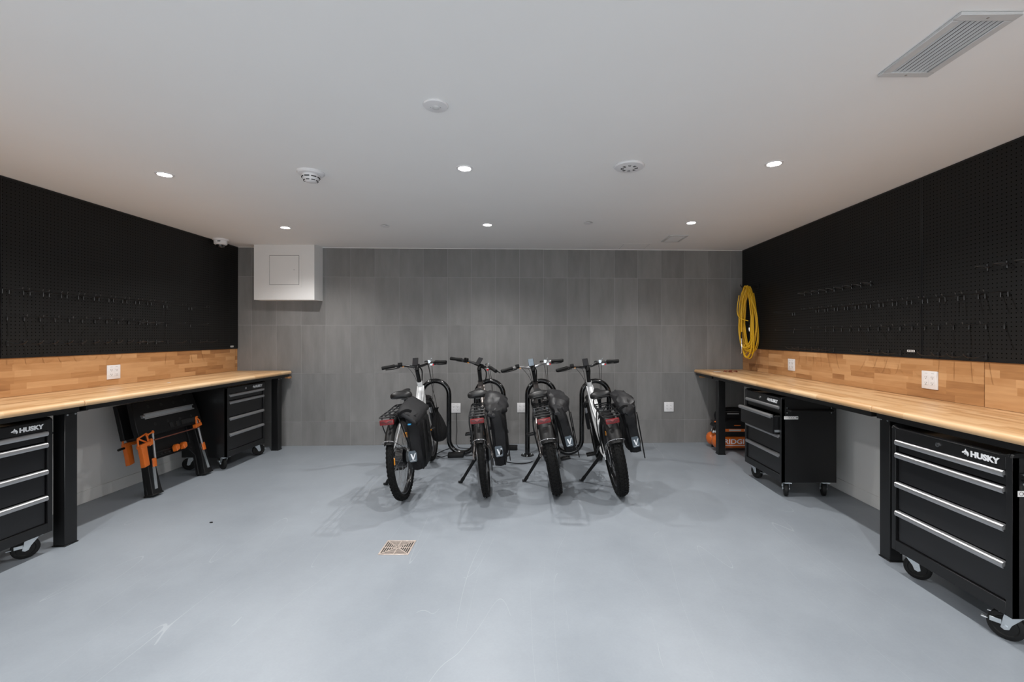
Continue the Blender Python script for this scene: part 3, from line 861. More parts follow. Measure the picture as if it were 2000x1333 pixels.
# ------------------------------------------------------------ bicycle racks (wave hoops)
def rack(x0, label):
    y = 5.05
    t = thing('bike_rack', label, 'bike rack', (x0 + .465, y, 0), group='black wave bike racks')
    r = .155; lx = [-.465, -.155, .155, .465]; top = .875 - .025 - r; bot = .030 + r
    pts = [(lx[0], 0, .004), (lx[0], 0, top)]
    pts += [(lx[0] + r - r * math.cos(a), 0, top + r * math.sin(a)) for a in [PI * k / 14 for k in range(1, 14)]]
    pts += [(lx[1], 0, top), (lx[1], 0, bot)]
    pts += [(lx[1] + r - r * math.cos(a), 0, bot - r * math.sin(a)) for a in [PI * k / 14 for k in range(1, 14)]]
    pts += [(lx[2], 0, bot), (lx[2], 0, top)]
    pts += [(lx[2] + r - r * math.cos(a), 0, top + r * math.sin(a)) for a in [PI * k / 14 for k in range(1, 14)]]
    pts += [(lx[3], 0, top), (lx[3], 0, .004)]
    MB().tube(pts, .0275, 20, ref=(0, 1, 0)).build('wave_tube', M['frameblack'], t)
    for s_ in (0, 3):
        m = Matrix.Translation((lx[s_], 0, 0))
        f = MB(m).lathe([(.02, .001), (.072, .001), (.075, .004), (.072, .009), (.030, .011), (.026, .018), (.02, .018)], 30).build('floor_flange', M['frameblack'], t)
        for k in range(3):
            a = 2 * PI * k / 3 + .5
            MB(m).cyl((.053 * math.cos(a), .053 * math.sin(a), .009), (.053 * math.cos(a), .053 * math.sin(a), .018), .008, 6).build('bolt', M['zinc'], f)
    return t
rack(-1.262, 'black tubular wave bike rack holding the two left bicycles')
rack(-.058, 'black tubular wave bike rack holding the two right bicycles')

# ------------------------------------------------------------ electric bicycles
WR = .345
def bike_wheel(parent, name, center, tw, mx, motor):
    c = Matrix.Translation(center) @ Matrix.Rotation(PI / 2, 4, 'Y')
    m = mx @ c
    rr = WR - tw * .92
    rim = MB(m).lathe([(rr - .012, -.006), (rr - .004, -tw * .33), (rr + .008, -tw * .36), (rr + .004, -tw * .2), (rr + .004, tw * .2), (rr + .008, tw * .36), (rr - .004, tw * .33), (rr - .012, .006)], 56, closed=True).build(name, M['blacksatin'], parent)
    ty = []
    for k in range(14):
        a = 2 * PI * k / 14
        ty.append((rr + tw * .46 + tw * .46 * math.cos(a) - .002, tw * .5 * math.sin(a)))
    MB(m).lathe(ty, 64, closed=True).build('tyre', M['tyre'], rim)
    tr = MB()
    cols = (-.36, -.13, .13, .36) if tw > .07 else (-.30, 0, .30)
    cnt = 62
    for k in range(cnt):
        for j, cx in enumerate(cols):
            a = 2 * PI * (k + .5 * (j % 2)) / cnt
            ang = math.asin(cx * 2 * .98) if abs(cx) < .5 else 0
            rad = rr + tw * .46 + tw * .46 * math.cos(ang) - .003
            tr.M = m @ Matrix.Rotation(a, 4, 'Z') @ Matrix.Translation((rad, 0, cx * tw))
            tr.cbox((0, 0, 0), (.012, .017, tw * .17), Matrix.Rotation(-ang * .9, 3, 'Y'))
    tag(tr.build('tread', M['tyre'], rim, smooth=False), kind='stuff')
    sp = MB(); hr = .070 if motor else .026; hw = .036
    for k in range(32):
        a = 2 * PI * k / 32; s_ = 1 if k % 2 else -1; da = .55 * (1 if (k // 2) % 2 else -1)
        sp.M = m
        sp.tube([(hr * math.cos(a + da), hr * math.sin(a + da), s_ * hw * .8), ((rr - .006) * math.cos(a), (rr - .006) * math.sin(a), s_ * .004)], .0013, 4)
    sp.build('spokes', M['chrome'] if not motor else M['alu'], rim)
    if motor: prof = [(.01, -.062), (.05, -.056), (.074, -.036), (.080, -.03), (.080, .03), (.074, .036), (.05, .052), (.01, .058)]
    else: prof = [(.008, -.05), (.012, -.042), (.028, -.036), (.028, -.030), (.018, -.026), (.018, .026), (.028, .030), (.028, .036), (.012, .042), (.008, .05)]
    MB(m).lathe(prof, 28).build('hub_motor' if motor else 'hub', M['blacksatin'], rim)
    dm = MB(m); zr = -.046 if motor else -.044
    dm.lathe([(.074, zr - .001), (.090, zr - .001), (.090, zr + .001), (.074, zr + .001)], 36, closed=True)
    for k in range(6):
        a = 2 * PI * k / 6
        dm.tube([(.02 * math.cos(a + .4), .02 * math.sin(a + .4), zr), (.076 * math.cos(a), .076 * math.sin(a), zr)], .0025, 4)
    dm.build('brake_disc', M['alu'], rim)
    if motor:
        for sgn, aa in ((-1, 2.2), (-1, 4.6)):
            MB(m @ Matrix.Rotation(aa, 4, 'Z')).box(.235, -.028, -.016, .247, .028, .016).build('reflector', M['amber'], rim, bevel=.003)
    return rim

def fender(parent, name, center, tw, a0, a1, mx, stays=True, R_=None):
    R_ = R_ or WR + .028; hw = tw * .5 + .012
    na, nb = 26, 9
    g = []; nr = []
    for i in range(na + 1):
        a = a0 + (a1 - a0) * i / na
        row_ = []; rn = []
        for j in range(nb):
            u = -1 + 2 * j / (nb - 1)
            r = R_ - .030 * abs(u) ** 2.6
            row_.append(mx @ (Vector(center) + Vector((hw * u * (1 - .08 * u * u), r * math.cos(a), r * math.sin(a)))))
            n = Vector((u * .8, math.cos(a), math.sin(a))).normalized(); rn.append(mx.to_3x3() @ n)
        g.append(row_); nr.append(rn)
    fo = MB().sheet(g, .003, lambda i, j: nr[i][j]).build(name, M['plastic'], parent)
    if stays:
        a = a1 - .06 if a1 > PI / 2 else a1
        ex, ez = center[1] + (R_ + .004) * math.cos(a), center[2] + (R_ + .004) * math.sin(a)
        e2x, e2z = center[1] + (R_ - .035) * math.cos(a), center[2] + (R_ - .035) * math.sin(a)
        w_ = hw + .010
        pts = smooth_path([(-.072, center[1], center[2] + .02), (-w_ * 1.02, (center[1] + e2x) / 2, (center[2] + e2z) / 2 + .03), (-w_, e2x, e2z), (-w_ * .72, ex, ez), (0, ex, ez + .006), (w_ * .72, ex, ez), (w_, e2x, e2z), (w_ * 1.02, (center[1] + e2x) / 2, (center[2] + e2z) / 2 + .03), (.072, center[1], center[2] + .02)], 5)
        MB(mx).tube(pts, .0024, 6).build('fender_stay', M['chrome'], fo)
        MB(mx).cyl((0, ex, ez - .002), (0, ex + .012 * math.cos(a), ez + .012 * math.sin(a)), .005, 8).build('bolt', M['chrome'], fo)
    return fo

def make_bike(label, cx, cy, lean, head, steer, fm, tw, step, foot_rel, tallrack=False, bagside=1, screen='screen', crank_a=.4, barmat='blacksatin'):
    t = thing('electric_bicycle', label, 'bicycle', (cx, cy, .0055), (0, -R(lean), R(head)), 'rear-parked electric bicycles')
    I = Matrix.Identity(4)
    RM = Matrix.Rotation(R(head), 4, 'Z') @ Matrix.Rotation(-R(lean), 4, 'Y')
    P0 = Vector((0, 1.10, WR)); dax = Vector((0, -.358, .934)).normalized()
    SM = Matrix.Translation(P0) @ Matrix.Rotation(-R(steer), 4, dax) @ Matrix.Translation(-P0)
    def ax(z): return (0, 1.10 - .383 * (z - WR), z)
    fw = tw * .5 + .022      # half fork / stay width
    # frame
    f = MB()
    f.tube([ax(.665), ax(.69), ax(.86), ax(.888)], [.030, .026, .026, .029], 16)
    if step:
        dt = smooth_path([(0, .955, .735), (0, .86, .60), (0, .70, .43), (0, .56, .34), (0, .465, .30)], 5)
        f.tube(dt, [.042 + .018 * math.sin(PI * k / (len(dt) - 1)) for k in range(len(dt))], 18, ref=(1, 0, 0), sa=.82, sb=1.2)
        tt = smooth_path([(0, .925, .825), (0, .84, .72), (0, .70, .60), (0, .50, .50), (0, .385, .475)], 5)
        f.tube(tt, .034, 14, ref=(1, 0, 0), sa=.85, sb=1.0)
        gp = [(.940, .71), (.925, .84), (.84, .735), (.70, .615), (.50, .51), (.52, .36), (.60, .36), (.75, .47), (.86, .59)]
        f.prism(gp, -.036, .036, Matrix(((0, 0, 1, 0), (1, 0, 0, 0), (0, 1, 0, 0), (0, 0, 0, 1))))
    else:
        dt = smooth_path([(0, .955, .72), (0, .80, .57), (0, .62, .41), (0, .465, .30)], 5)
        f.tube(dt, [.040 + .014 * math.sin(PI * k / (len(dt) - 1)) for k in range(len(dt))], 18, ref=(1, 0, 0), sa=.85, sb=1.15)
        f.tube(smooth_path([(0, .905, .845), (0, .75, .775), (0, .50, .70), (0, .335, .66)], 5), [.030] * 5 + [.027] * 5 + [.022] * 6, 14, ref=(1, 0, 0), sa=.9, sb=1.1)
    f.tube([(0, .465, .30), (0, .40, .475), (0, .322, .70)], .0195, 14)
    f.cyl((-.045, .465, .30), (.045, .465, .30), .028, 16)
    for s_ in (-1, 1):
        f.tube(smooth_path([(s_ * .022, .445, .305), (s_ * (fw - .012), .36, .315), (s_ * (fw + .004), .20, .325), (s_ * .078, .0, WR)], 4), [.015] * 5 + [.012] * 8, 10)
        f.tube(smooth_path([(s_ * .016, .345, .655), (s_ * (fw - .006), .27, .60), (s_ * (fw + .006), .15, .49), (s_ * .078, .0, WR)], 4), .0095, 10)
        f.cbox((s_ * .078, -.005, WR), (.007, .045, .055))
    f.build('frame', M[fm], t)
    # battery in the down tube
    ba = MB()
    ba.tube([(0, .84, .655), (0, .80, .60), (0, .60, .44), (0, .58, .425)] if not step else [(0, .80, .60), (0, .78, .575), (0, .64, .44), (0, .62, .42)], [.026, .034, .034, .026], 12, ref=(1, 0, 0), sa=.85, sb=1)
    ba.build('battery', M['plastic'], t)
    # wheels
    bike_wheel(t, 'rear_wheel', (0, 0, WR), tw, I, True)
    fwh = bike_wheel(t, 'front_wheel', (0, 1.15, WR), tw, SM, False)
    fender(t, 'rear_fender', (0, 0, WR), tw, R(50), R(151), I)
    fender(t, 'front_fender', (0, 1.15, WR), tw, R(62), R(165), SM, stays=False, R_=WR + .022)
    # fork
    k = MB(SM); u = dax
    for s_ in (-1, 1):
        k.tube([(s_ * fw, 1.042, .615), (s_ * fw, 1.09, .49)], .0155, 12)
    fs_ = k.build('fork_stanchions', M['chrome'], t)
    k = MB(SM)
    k.tube([(-fw - .012, 1.01, .635), (-fw, 1.005, .645), (0, .985, .655), (fw, 1.005, .645), (fw + .012, 1.01, .635)], [.016, .022, .026, .022, .016], 12)
    for s_ in (-1, 1):
        k.tube([(s_ * fw, 1.012, .65), (s_ * fw, 1.046, .60)], .020, 12)
        k.tube([(s_ * fw, 1.075, .53), (s_ * fw, 1.125, .40), (s_ * fw, 1.15, WR - .012)], [.0225, .021, .016], 12)
    k.tube([(-fw, 1.078, .525), (-fw, 1.06, .60 if tw < .07 else .58), (0, 1.02, WR + .30), (fw, 1.06, .60 if tw < .07 else .58), (fw, 1.078, .525)], .010, 8) if False else None
    k.tube([(-.075, 1.15, WR), (.075, 1.15, WR)], .008, 8)
    k.build('fork', M['blacksatin'], t)
    # headlight
    hl = MB(SM); hl.tube([(0, 1.02, .70), (0, 1.06, .705)], [.026, .030], 16); hl.cbox((0, 1.0, .685), (.02, .05, .02))
    ho = hl.build('headlight', M['plastic'], t)
    MB(SM).cyl((0, 1.06, .705), (0, 1.064, .705), .026, 16).build('lens', M['softgrey'], ho)
    # stem and bars
    if steer > 20: SM = Matrix.Translation(P0) @ Matrix.Rotation(-R(steer + 12), 4, dax) @ Matrix.Translation(-P0)   # bar twisted a little past the wheel
    s = MB(SM)
    s.tube([ax(.885), ax(.905), ax(.955), ax(1.005)], [.024, .020, .0185, .0185], 14)
    s.tube([ax(1.01), (0, .845, 1.035), (0, .862, 1.048)], [.021, .020, .021], 12)
    s.cyl((-.024, .866, 1.050), (.024, .866, 1.050), .022, 14)
    s.build('stem', M['plastic'], t)
    hb = MB(SM)
    hb.tube(smooth_path([(-.318, .735, 1.068), (-.20, .785, 1.078), (-.11, .838, 1.066), (-.05, .864, 1.050), (.05, .864, 1.050), (.11, .838, 1.066), (.20, .785, 1.078), (.318, .735, 1.068)], 5), .0125, 10)
    hbo = hb.build('handlebar', M[barmat], t)
    for s_ in (-1, 1):
        d = Vector((s_ * .118, -.050, -.010)).normalized()
        a = Vector((s_ * .205, .7825, 1.0775))
        g = MB(SM); g.tube([a, a + d * .01, a + d * .06, a + d * .12, a + d * .128], [.017, .0185, .0165, .0185, .016], 12)
        g.build('grip', M['rubber'], hbo)
        lv = MB(SM)
        b0 = Vector((s_ * .175, .800, 1.066))
        lv.tube(smooth_path([b0, b0 + Vector((s_ * .01, .05, -.012)), b0 + Vector((s_ * .07, .052, -.022)), b0 + Vector((s_ * .135, .014, -.020))], 4), [.009] * 5 + [.006] * 8, 8, sb=.7)
        lv.cbox(b0 + Vector((0, .01, 0)), (.026, .035, .026))
        lv.build('brake_lever', M['plastic'] if s_ < 0 else M['blacksatin'], hbo, bevel=.001)
    cl = MB(SM); cl.cbox((-.155, .800, 1.092), (.040, .030, .028)); cl.cyl((-.172, .80, 1.078), (-.138, .815, 1.078), .017, 12)
    co = cl.build('control_pad', M['plastic'], hbo, bevel=.003)
    MB(SM).cbox((-.128, .806, 1.059), (.018, .006, .006)).build('yellow_label', M['amber'], co)
    cr = MB(SM); cr.cbox((.142, .815, 1.086), (.030, .028, .034)); cr.cbox((.165, .79, 1.055), (.030, .03, .018)); cr.tube([(.150, .80, 1.10), (.172, .775, 1.118)], [.006, .004], 8)
    cro = cr.build('shifter', M['zinc'], hbo, bevel=.004)
    MB(SM).cyl((.184, .770, 1.052), (.184, .760, 1.052), .0085, 12).build('red_button', mat('red_button_plastic', (.65, .01, .02), .4) if 'redbtn' not in M else M['redbtn'], hbo)
    bell = MB(SM @ Matrix.Translation((.100, .842, 1.082))); bell.lathe([(.018, 0), (.018, .006), (.014, .014), (.001, .018)], 16)
    bell.build('bell', M['blacksatin'], hbo)
    mx = SM @ Matrix.Translation((-.008, .835, 1.098)) @ Matrix.Rotation(R(58), 4, 'X')
    di = MB(mx); di.box(-.029, -.045, -.006, .029, .045, .004)
    dio = di.build('display', M['plastic'], hbo, bevel=.003)
    MB(mx).box(-.026, -.041, .004, .026, .041, .0046).build('screen', M[screen], dio)
    ca = MB(SM)
    for q in (((.155, .83, 1.06), (.150, .86, 1.00), (.125, .97, .80), (.085, 1.06, .52)), ((.12, .835, 1.06), (.125, .87, .98), (.11, .98, .78), (.07, 1.04, .60)),
              ((-.17, .83, 1.07), (-.12, .93, 1.05), (-.05, .95, .92), (-.03, .97, .75)), ((-.13, .84, 1.07), (-.05, .91, 1.03), (-.035, .94, .93), (-.032, .955, .82))):
        ca.tube(smooth_path(q, 6), .0022, 5)
    ca.tube(smooth_path([(.02, .87, 1.04), (.03, .92, 1.0), (.02, .95, .93), (.012, .95, .87)], 6), .006, 8)
    ca.build('cable', M['rubber'], t)
    # saddle
    SZ = .855; rings = []
    prof = [(.150, .012, .020, .006), (.140, .024, .036, .010), (.10, .030, .044, .010), (.05, .040, .050, .004), (.0, .058, .056, -.002), (-.05, .084, .066, .000), (-.09, .094, .074, .004), (-.125, .090, .070, .004), (-.145, .068, .050, .000), (-.152, .030, .020, -.004)]
    for (y, hw_, th_, dz_) in prof:
        rg = []
        for q in range(18):
            a = 2 * PI * q / 18
            cxx = math.cos(a); szz = math.sin(a)
            px = hw_ * math.copysign(abs(cxx) ** .8, cxx)
            pz = (th_ * .5) * math.copysign(abs(szz) ** .7, szz) - (.006 * (1 - abs(cxx)) if szz > 0 and y < .03 else 0) - .012 * (abs(px) / .09) ** 2
            rg.append((px, .275 + y, SZ + dz_ + pz - .01))
        rings.append(rg)
    sd = MB().loft(rings).build('saddle', M['saddle'], t)
    rl = MB()
    for s_ in (-1, 1):
        rl.tube(smooth_path([(s_ * .012, .39, SZ - .015), (s_ * .022, .32, SZ - .042), (s_ * .022, .26, SZ - .045), (s_ * .034, .17, SZ - .020)], 4), .0035, 6)
        rl.cyl((s_ * .04, .175, SZ - .045), (s_ * .04, .175, SZ - .01), .012, 10)
    rl.build('saddle_rails', M['blacksatin'], sd)
    sp = MB(); sp.tube([(0, .335, .665), (0, .280, .815)], .0145, 12); sp.cbox((0, .277, .80), (.05, .04, .022))
    spo = sp.build('seat_post', M['blacksatin'], t)
    MB().tube([(0, .328, .685), (0, .322, .702)], .024, 14).build('seat_clamp', M['alu'], t)
    # rear rack
    rk = MB(); zr = .742; w_ = .062 if not tallrack else .070
    y0, y1 = (-.275, .20)
    rk.tube(smooth_path([(-w_, y1 - .02, zr + .012), (-w_, 0, zr), (-w_, y0 + .03, zr - .012), (-w_ + .02, y0, zr - .014), (w_ - .02, y0, zr - .014), (w_, y0 + .03, zr - .012), (w_, 0, zr), (w_, y1 - .02, zr + .012), (w_ - .03, y1, zr + .014), (-w_ + .03, y1, zr + .014)], 4, closed=True), .0062, 8, closed=True)
    for y in (-.20, -.09, .03, .13):
        rk.tube([(-w_, y, zr - .006 + .02 * (y + .2) / .4), (w_, y, zr - .006 + .02 * (y + .2) / .4)], .005, 6)
    for x in (-.022, .022) if not tallrack else ():
        rk.tube([(x, y0, zr - .012), (x, y1, zr + .013)], .005, 6)
    for s_ in (-1, 1):
        rk.tube(smooth_path([(s_ * w_, .02, zr), (s_ * (fw + .022), .02, zr - .10), (s_ * (fw + .024), .012, .50), (s_ * .086, .0, WR + .02)], 4), .0052, 6)
        rk.tube(smooth_path([(s_ * w_, -.20, zr - .01), (s_ * (fw + .022), -.18, zr - .09), (s_ * (fw + .024), -.08, .52), (s_ * .086, -.004, WR + .03)], 4), .0052, 6)
        rk.tube([(s_ * w_ * .8, y1 - .005, zr + .012), (s_ * .018, .33, .66)], .0045, 6)
    if tallrack:   # spring-clip loop standing up in front
        rk.tube(smooth_path([(-w_, .16, zr + .01), (-w_ - .004, .13, zr + .06), (-w_ + .02, .12, zr + .085), (w_ - .02, .12, zr + .085), (w_ + .004, .13, zr + .06), (w_, .16, zr + .01)], 4), .0058, 8)
    rk.build('rear_rack', M['blacksatin'] if not tallrack else M['plastic'], t)
    tl = MB(); tl.box(-.054, y0 - .030, zr - .070, .054, y0 - .006, zr - .030)
    tlo = tl.build('tail_light', M['red'], t, bevel=.006, seg=2); tlo['label'] = 'red tail light'
    cv = MB(frame_mx((0, y0 - .0305, zr - .050), (1, 0, 0), (0, 0, 1), (0, -1, 0)))
    for s_ in (-1, 1):
        cv.prism([(s_ * .004, -.012), (s_ * .022, .004), (s_ * .048, .010), (s_ * .048, .014), (s_ * .019, .010), (s_ * .0, -.006)], 0, .0008)
        cv.prism([(s_ * .016, -.012), (s_ * .030, -.003), (s_ * .046, 0), (s_ * .046, .003), (s_ * .026, .001)], 0, .0008)
    cv.build('chevron', M['reddark'], tlo, smooth=False)
    # drivetrain
    ch = MB(Matrix.Translation((.052, .465, .30)) @ Matrix.Rotation(PI / 2, 4, 'Y'))
    ch.lathe([(.070, -.0015), (.086, -.0015), (.086, .0015), (.070, .0015)], 40, closed=True)
    for q in range(5):
        a = 2 * PI * q / 5; ch.tube([(0, 0, 0), (.074 * math.cos(a), .074 * math.sin(a), 0)], .005, 6)
    ch.build('chainring', M['blacksatin'], t)
    dx, dy = math.cos(crank_a), math.sin(crank_a)
    ck = MB(); ck.cyl((-.075, .465, .30), (.075, .465, .30), .014, 12)
    for s_ in (-1, 1):
        ck.tube([(s_ * .070, .465, .30), (s_ * .085, .465 + s_ * .165 * dx, .30 + s_ * .165 * dy)], [.014, .010], 8, sb=.7)
    cko = ck.build('crank', M['blacksatin'], t)
    for s_ in (-1, 1):
        c0 = Vector((s_ * .140, .465 + s_ * .165 * dx, .30 + s_ * .165 * dy))
        p = MB()
        for q in ((-.045, -.040, .045, -.030), (-.045, .030, .045, .040), (-.045, -.03, -.035, .03), (.035, -.03, .045, .03), (-.006, -.03, .006, .03)):
            p.box(c0.x + q[0], c0.y + q[1], c0.z - .010, c0.x + q[2], c0.y + q[3], c0.z + .010)
        p.cyl(c0 + Vector((-s_ * .055, 0, 0)), c0 + Vector((s_ * .03, 0, 0)), .007, 8)
        po = p.build('pedal', M['plastic'], cko, bevel=.002)
        if label.startswith('white step') and s_ > 0: MB().box(c0.x - .024, c0.y - .0425, c0.z - .006, c0.x + .024, c0.y - .040, c0.z + .006).build('pedal_reflector', M['amber'], t)
    cs = MB(Matrix.Translation((.056, 0, WR)) @ Matrix.Rotation(PI / 2, 4, 'Y'))
    cs.lathe([(.02, -.016), (.058, -.014), (.055, -.008), (.048, -.002), (.040, .006), (.030, .012), (.02, .012)], 28).build('cassette', M['zinc'], t)
    cn = MB()
    cn.tube([(.052, .465, .386), (.054, .0, WR + .045)], .0035, 5); cn.tube([(.052, .465, .214), (.058, .055, .215)], .0035, 5); cn.tube([(.058, .055, .215), (.058, .02, .27), (.056, .0, WR - .045)], .0035, 5)
    cn.build('chain', M['zinc'], t)
    dr = MB(); dr.cbox((.070, .005, .285), (.022, .05, .07)); dr.cbox((.062, .045, .235), (.008, .035, .09))
    dr.cyl((.057, .03, .265), (.067, .03, .265), .015, 12); dr.cyl((.057, .055, .205), (.067, .055, .205), .015, 12)
    dr.build('derailleur', M['blacksatin'], t, bevel=.002)
    # kickstand, foot on the floor
    ft = RM.inverted() @ Vector((foot_rel[0], foot_rel[1], .0085))
    a = Vector((-(fw - .005), .19, .318))
    kd = MB(); kd.tube([a, a + (ft - a) * .12, a + (ft - a) * .15, a + (ft - a) * .85, a + (ft - a) * .88, ft], [.020, .020, .0155, .013, .017, .014], 10)
    d2 = (RM.inverted() @ Vector((-.022, 0, 0)))
    kd.tube([ft - d2 * .6, ft + d2 * 1.2], [.012, .010], 8)
    kd.build('kickstand', M['plastic'], t)
    return t, RM

M['redbtn'] = mat('red_button_plastic', (.65, .01, .02), .4)
BK = [
    ('white step-through electric bicycle, leftmost, with an amber wheel reflector', -1.062, 3.705, 5.6, 1.6, 0, 'whitebike', .058, True, (-.268, .33), False, 'screen', 1.2, 'blacksatin'),
    ('warm grey electric bicycle with handlebar turned sharply, second from the left', -.385, 3.775, 6.0, 4.5, 31, 'taupe', .058, True, (-.273, .315), False, 'screen', 3.92, 'blacksatin'),
    ('dark bronze fat-tyre electric bicycle with a light handlebar and screen, second from the right', .215, 3.82, 10.8, 1.2, 2, 'bronze', .098, False, (-.285, .31), True, 'screenlight', 3.92, 'alu'),
    ('white fat-tyre electric bicycle with a bulging bag, rightmost', .757, 3.805, 10.2, 0.0, 3, 'whitebike', .098, True, (-.294, .33), True, 'screen', 2.56, 'blacksatin'),
]
BIKES = []
for q in BK:
    BIKES.append(make_bike(q[0], q[1], q[2], q[3], q[4], q[5], q[6], q[7], q[8], q[9], q[10], screen=q[11], crank_a=q[12], barmat=q[13]))

# ------------------------------------------------------------ panniers hanging on the right of each rear rack
def crumple(rings, seed, amp):
    from mathutils import noise
    n = len(rings[0]); out = []
    for a in range(len(rings) - 1):
        for s_ in range(4):
            f_ = s_ / 4
            out.append([Vector(rings[a][j]).lerp(Vector(rings[a + 1][j]), f_) for j in range(n)])
    out.append([Vector(v) for v in rings[-1]])
    res = []
    for a, rg in enumerate(out):
        c = sum(rg, Vector()) / n; nr = []
        for v in rg:
            d = (v - c); d.normalize()
            p = v * 13 + Vector((seed * 7.1, 0, 0))
            k = (abs(noise.noise(p)) * -2.2 + .45) + .6 * (abs(noise.noise(p * 2.3)) * -2 + .4)
            nr.append(v + d * k * amp)
        res.append(nr)
    return res

def pannier(i, label, body, flap, patch, loops=True, strap=True, shear=.35, sq=1.0):
    bt, RM = BIKES[i]
    t = thing('pannier_bag', label, 'bag', bt.location + RM @ Vector((.017, 0, 0)), bt.rotation_euler, 'black pannier bags')
    # body: list of (z, x_in, x_out, y0, y1)
    rings = []
    for bi, (z, xi, xo, y0, y1) in enumerate(body):
        rg = []; cx, cy = (xi + xo) / 2, (y0 + y1) / 2; hx, hy = (xo - xi) / 2, (y1 - y0) / 2
        for q in range(28):
            a = 2 * PI * q / 28
            c, s_ = math.cos(a), math.sin(a)
            wr = 1 + .045 * math.sin(q * 2.3 + bi * 1.9) + .03 * math.sin(bi * 3.1 + q)
            rg.append((cx + hx * wr * math.copysign(abs(c) ** .45, c), cy + hy * wr * math.copysign(abs(s_) ** .5, s_), z + .004 * math.sin(q * 1.7 + bi)))
        rings.append(rg)
    bo = MB().loft(crumple(rings, i + 9, .006)).build('body', M['fabric'], t)
    # rolled or folded top
    rings = []
    for k_, (x, y, z, rx, rz_) in enumerate(flap):
        rg = []
        for q in range(20):
            a = 2 * PI * q / 20; w_ = 1 + .03 * math.sin(3 * a + k_ * 1.7)
            c_, s_ = math.cos(a), math.sin(a)
            ux = rx * math.copysign(abs(c_) ** sq, c_) * w_
            rg.append((x + ux, y, z + rz_ * math.copysign(abs(s_) ** sq, s_) * w_ - shear * ux))
        rings.append(rg)
    MB().loft(crumple(rings, i, .020 if i else .006)).build('top_flap', M['flap'], t)
    px, py, pz, tilt = patch
    m = Matrix.Translation((px, py, pz)) @ Matrix.Rotation(tilt, 4, 'Z') @ frame_mx((0, 0, 0), (1, 0, 0), (0, 0, 1), (0, -1, 0))
    p = MB(m).prism([(-.030, -.036), (-.022, -.044), (.022, -.044), (.030, -.036), (.032, .020), (.020, .044), (-.028, .044), (-.032, .036)], -.004, .003).build('reflective_patch', M['reflect'], t, smooth=False)
    v = MB(m); v.prism([(-.018, .020), (-.006, .020), (.002, -.010), (.016, .024), (.024, .024), (.004, -.026), (-.004, -.026)], .003, .0038)
    v.prism([(-.022, -.036), (.020, -.032), (.020, -.029), (-.022, -.033)], .003, .0038)
    v.build('patch_mark', M['print'], p, smooth=False)['label'] = 'white letter V over a thin line of script'
    if loops:
        lp = MB(); x, y, z = flap[0][0], flap[0][1], flap[0][2]
        lp.tube(smooth_path([(x - .05, y + .02, z), (x - .045, y + .0, z + .04), (x, y + .01, z + .055), (x + .03, y + .03, z + .04)], 4), .006, 6, sb=2.2)
        lp.build('carry_loop', M['fabricdull'], t)
    if strap:
        st = MB(); z0 = body[-1][0]; xo = body[2][2] + .006; ym = (body[2][3] + body[2][4]) / 2
        st.box(xo - .004, ym - .012, .36, xo + .004, ym + .012, z0)
        st.box(xo - .002, body[1][3] - .003, .30, xo + .006, body[1][3] + .012, z0 - .05)
        so = st.build('strap', M['fabricdull'], t, bevel=.002)
        MB().box(xo + .002, ym - .016, .50, xo + .011, ym + .016, .53).build('buckle', M['plastic'], so, bevel=.003)
    hk = MB()
    for y in (body[2][3] + .07, body[2][4] - .07):
        hk.box(.058, y - .012, .70, .095, y + .012, .752)
    hk.build('rack_hook', M['plastic'], t, bevel=.003)
    return t
# bike 1: tall roll-top pannier seen broad side
t = pannier(0, 'tall black roll-top pannier on the leftmost white bicycle, small blue tag',
    [(.250, .100, .170, -.08, .10), (.262, .090, .195, -.14, .17), (.36, .088, .215, -.17, .20), (.52, .085, .215, -.175, .215), (.64, .080, .205, -.18, .22), (.705, .078, .175, -.17, .21)],
    [(.118, -.215, .702, .062, .010), (.118, -.212, .704, .070, .020), (.122, -.10, .722, .074, .022), (.126, .05, .742, .076, .022), (.130, .20, .760, .076, .022), (.130, .222, .762, .070, .016)],
    (.128, -.186, .385, .10), shear=.75, sq=.55)
MB().box(.118, -.212, .640, .142, -.190, .650).build('blue_tag', M['blue'], t)
pannier(1, 'black pannier with a crumpled top on the grey bicycle',
    [(.255, .09, .15, -.06, .12), (.268, .078, .175, -.12, .18), (.38, .076, .200, -.16, .21), (.54, .076, .205, -.17, .22), (.66, .075, .200, -.17, .22), (.73, .075, .17, -.16, .20)],
    [(.09, -.17, .700, .020, .016), (.11, -.14, .720, .055, .045), (.135, -.02, .752, .095, .050), (.150, .10, .785, .100, .055), (.145, .22, .800, .080, .045), (.14, .26, .795, .030, .02)],
    (.125, -.165, .40, .12), loops=False)
pannier(2, 'slim black pannier with a crumpled top on the dark bronze bicycle',
    [(.345, .125, .175, -.06, .12), (.36, .110, .205, -.12, .18), (.44, .102, .210, -.15, .20), (.56, .092, .195, -.16, .21), (.66, .090, .185, -.16, .21), (.74, .085, .16, -.14, .19)],
    [(.10, -.15, .700, .020, .016), (.12, -.12, .720, .050, .045), (.140, -.02, .755, .085, .060), (.150, .10, .795, .090, .060), (.140, .22, .81, .075, .045), (.14, .26, .80, .030, .02)],
    (.158, -.158, .46, .12), loops=False)
pannier(3, 'black pannier with a large rounded folded top on the rightmost white bicycle',
    [(.350, .130, .175, -.06, .12), (.362, .115, .210, -.12, .18), (.44, .105, .212, -.15, .20), (.56, .095, .205, -.16, .21), (.66, .092, .215, -.17, .22), (.74, .088, .22, -.16, .21)],
    [(.115, -.19, .715, .025, .02), (.13, -.16, .735, .060, .055), (.150, -.05, .765, .088, .068), (.155, .08, .79, .094, .066), (.150, .20, .80, .080, .050), (.145, .26, .80, .035, .025)],
    (.160, -.160, .46, .12))
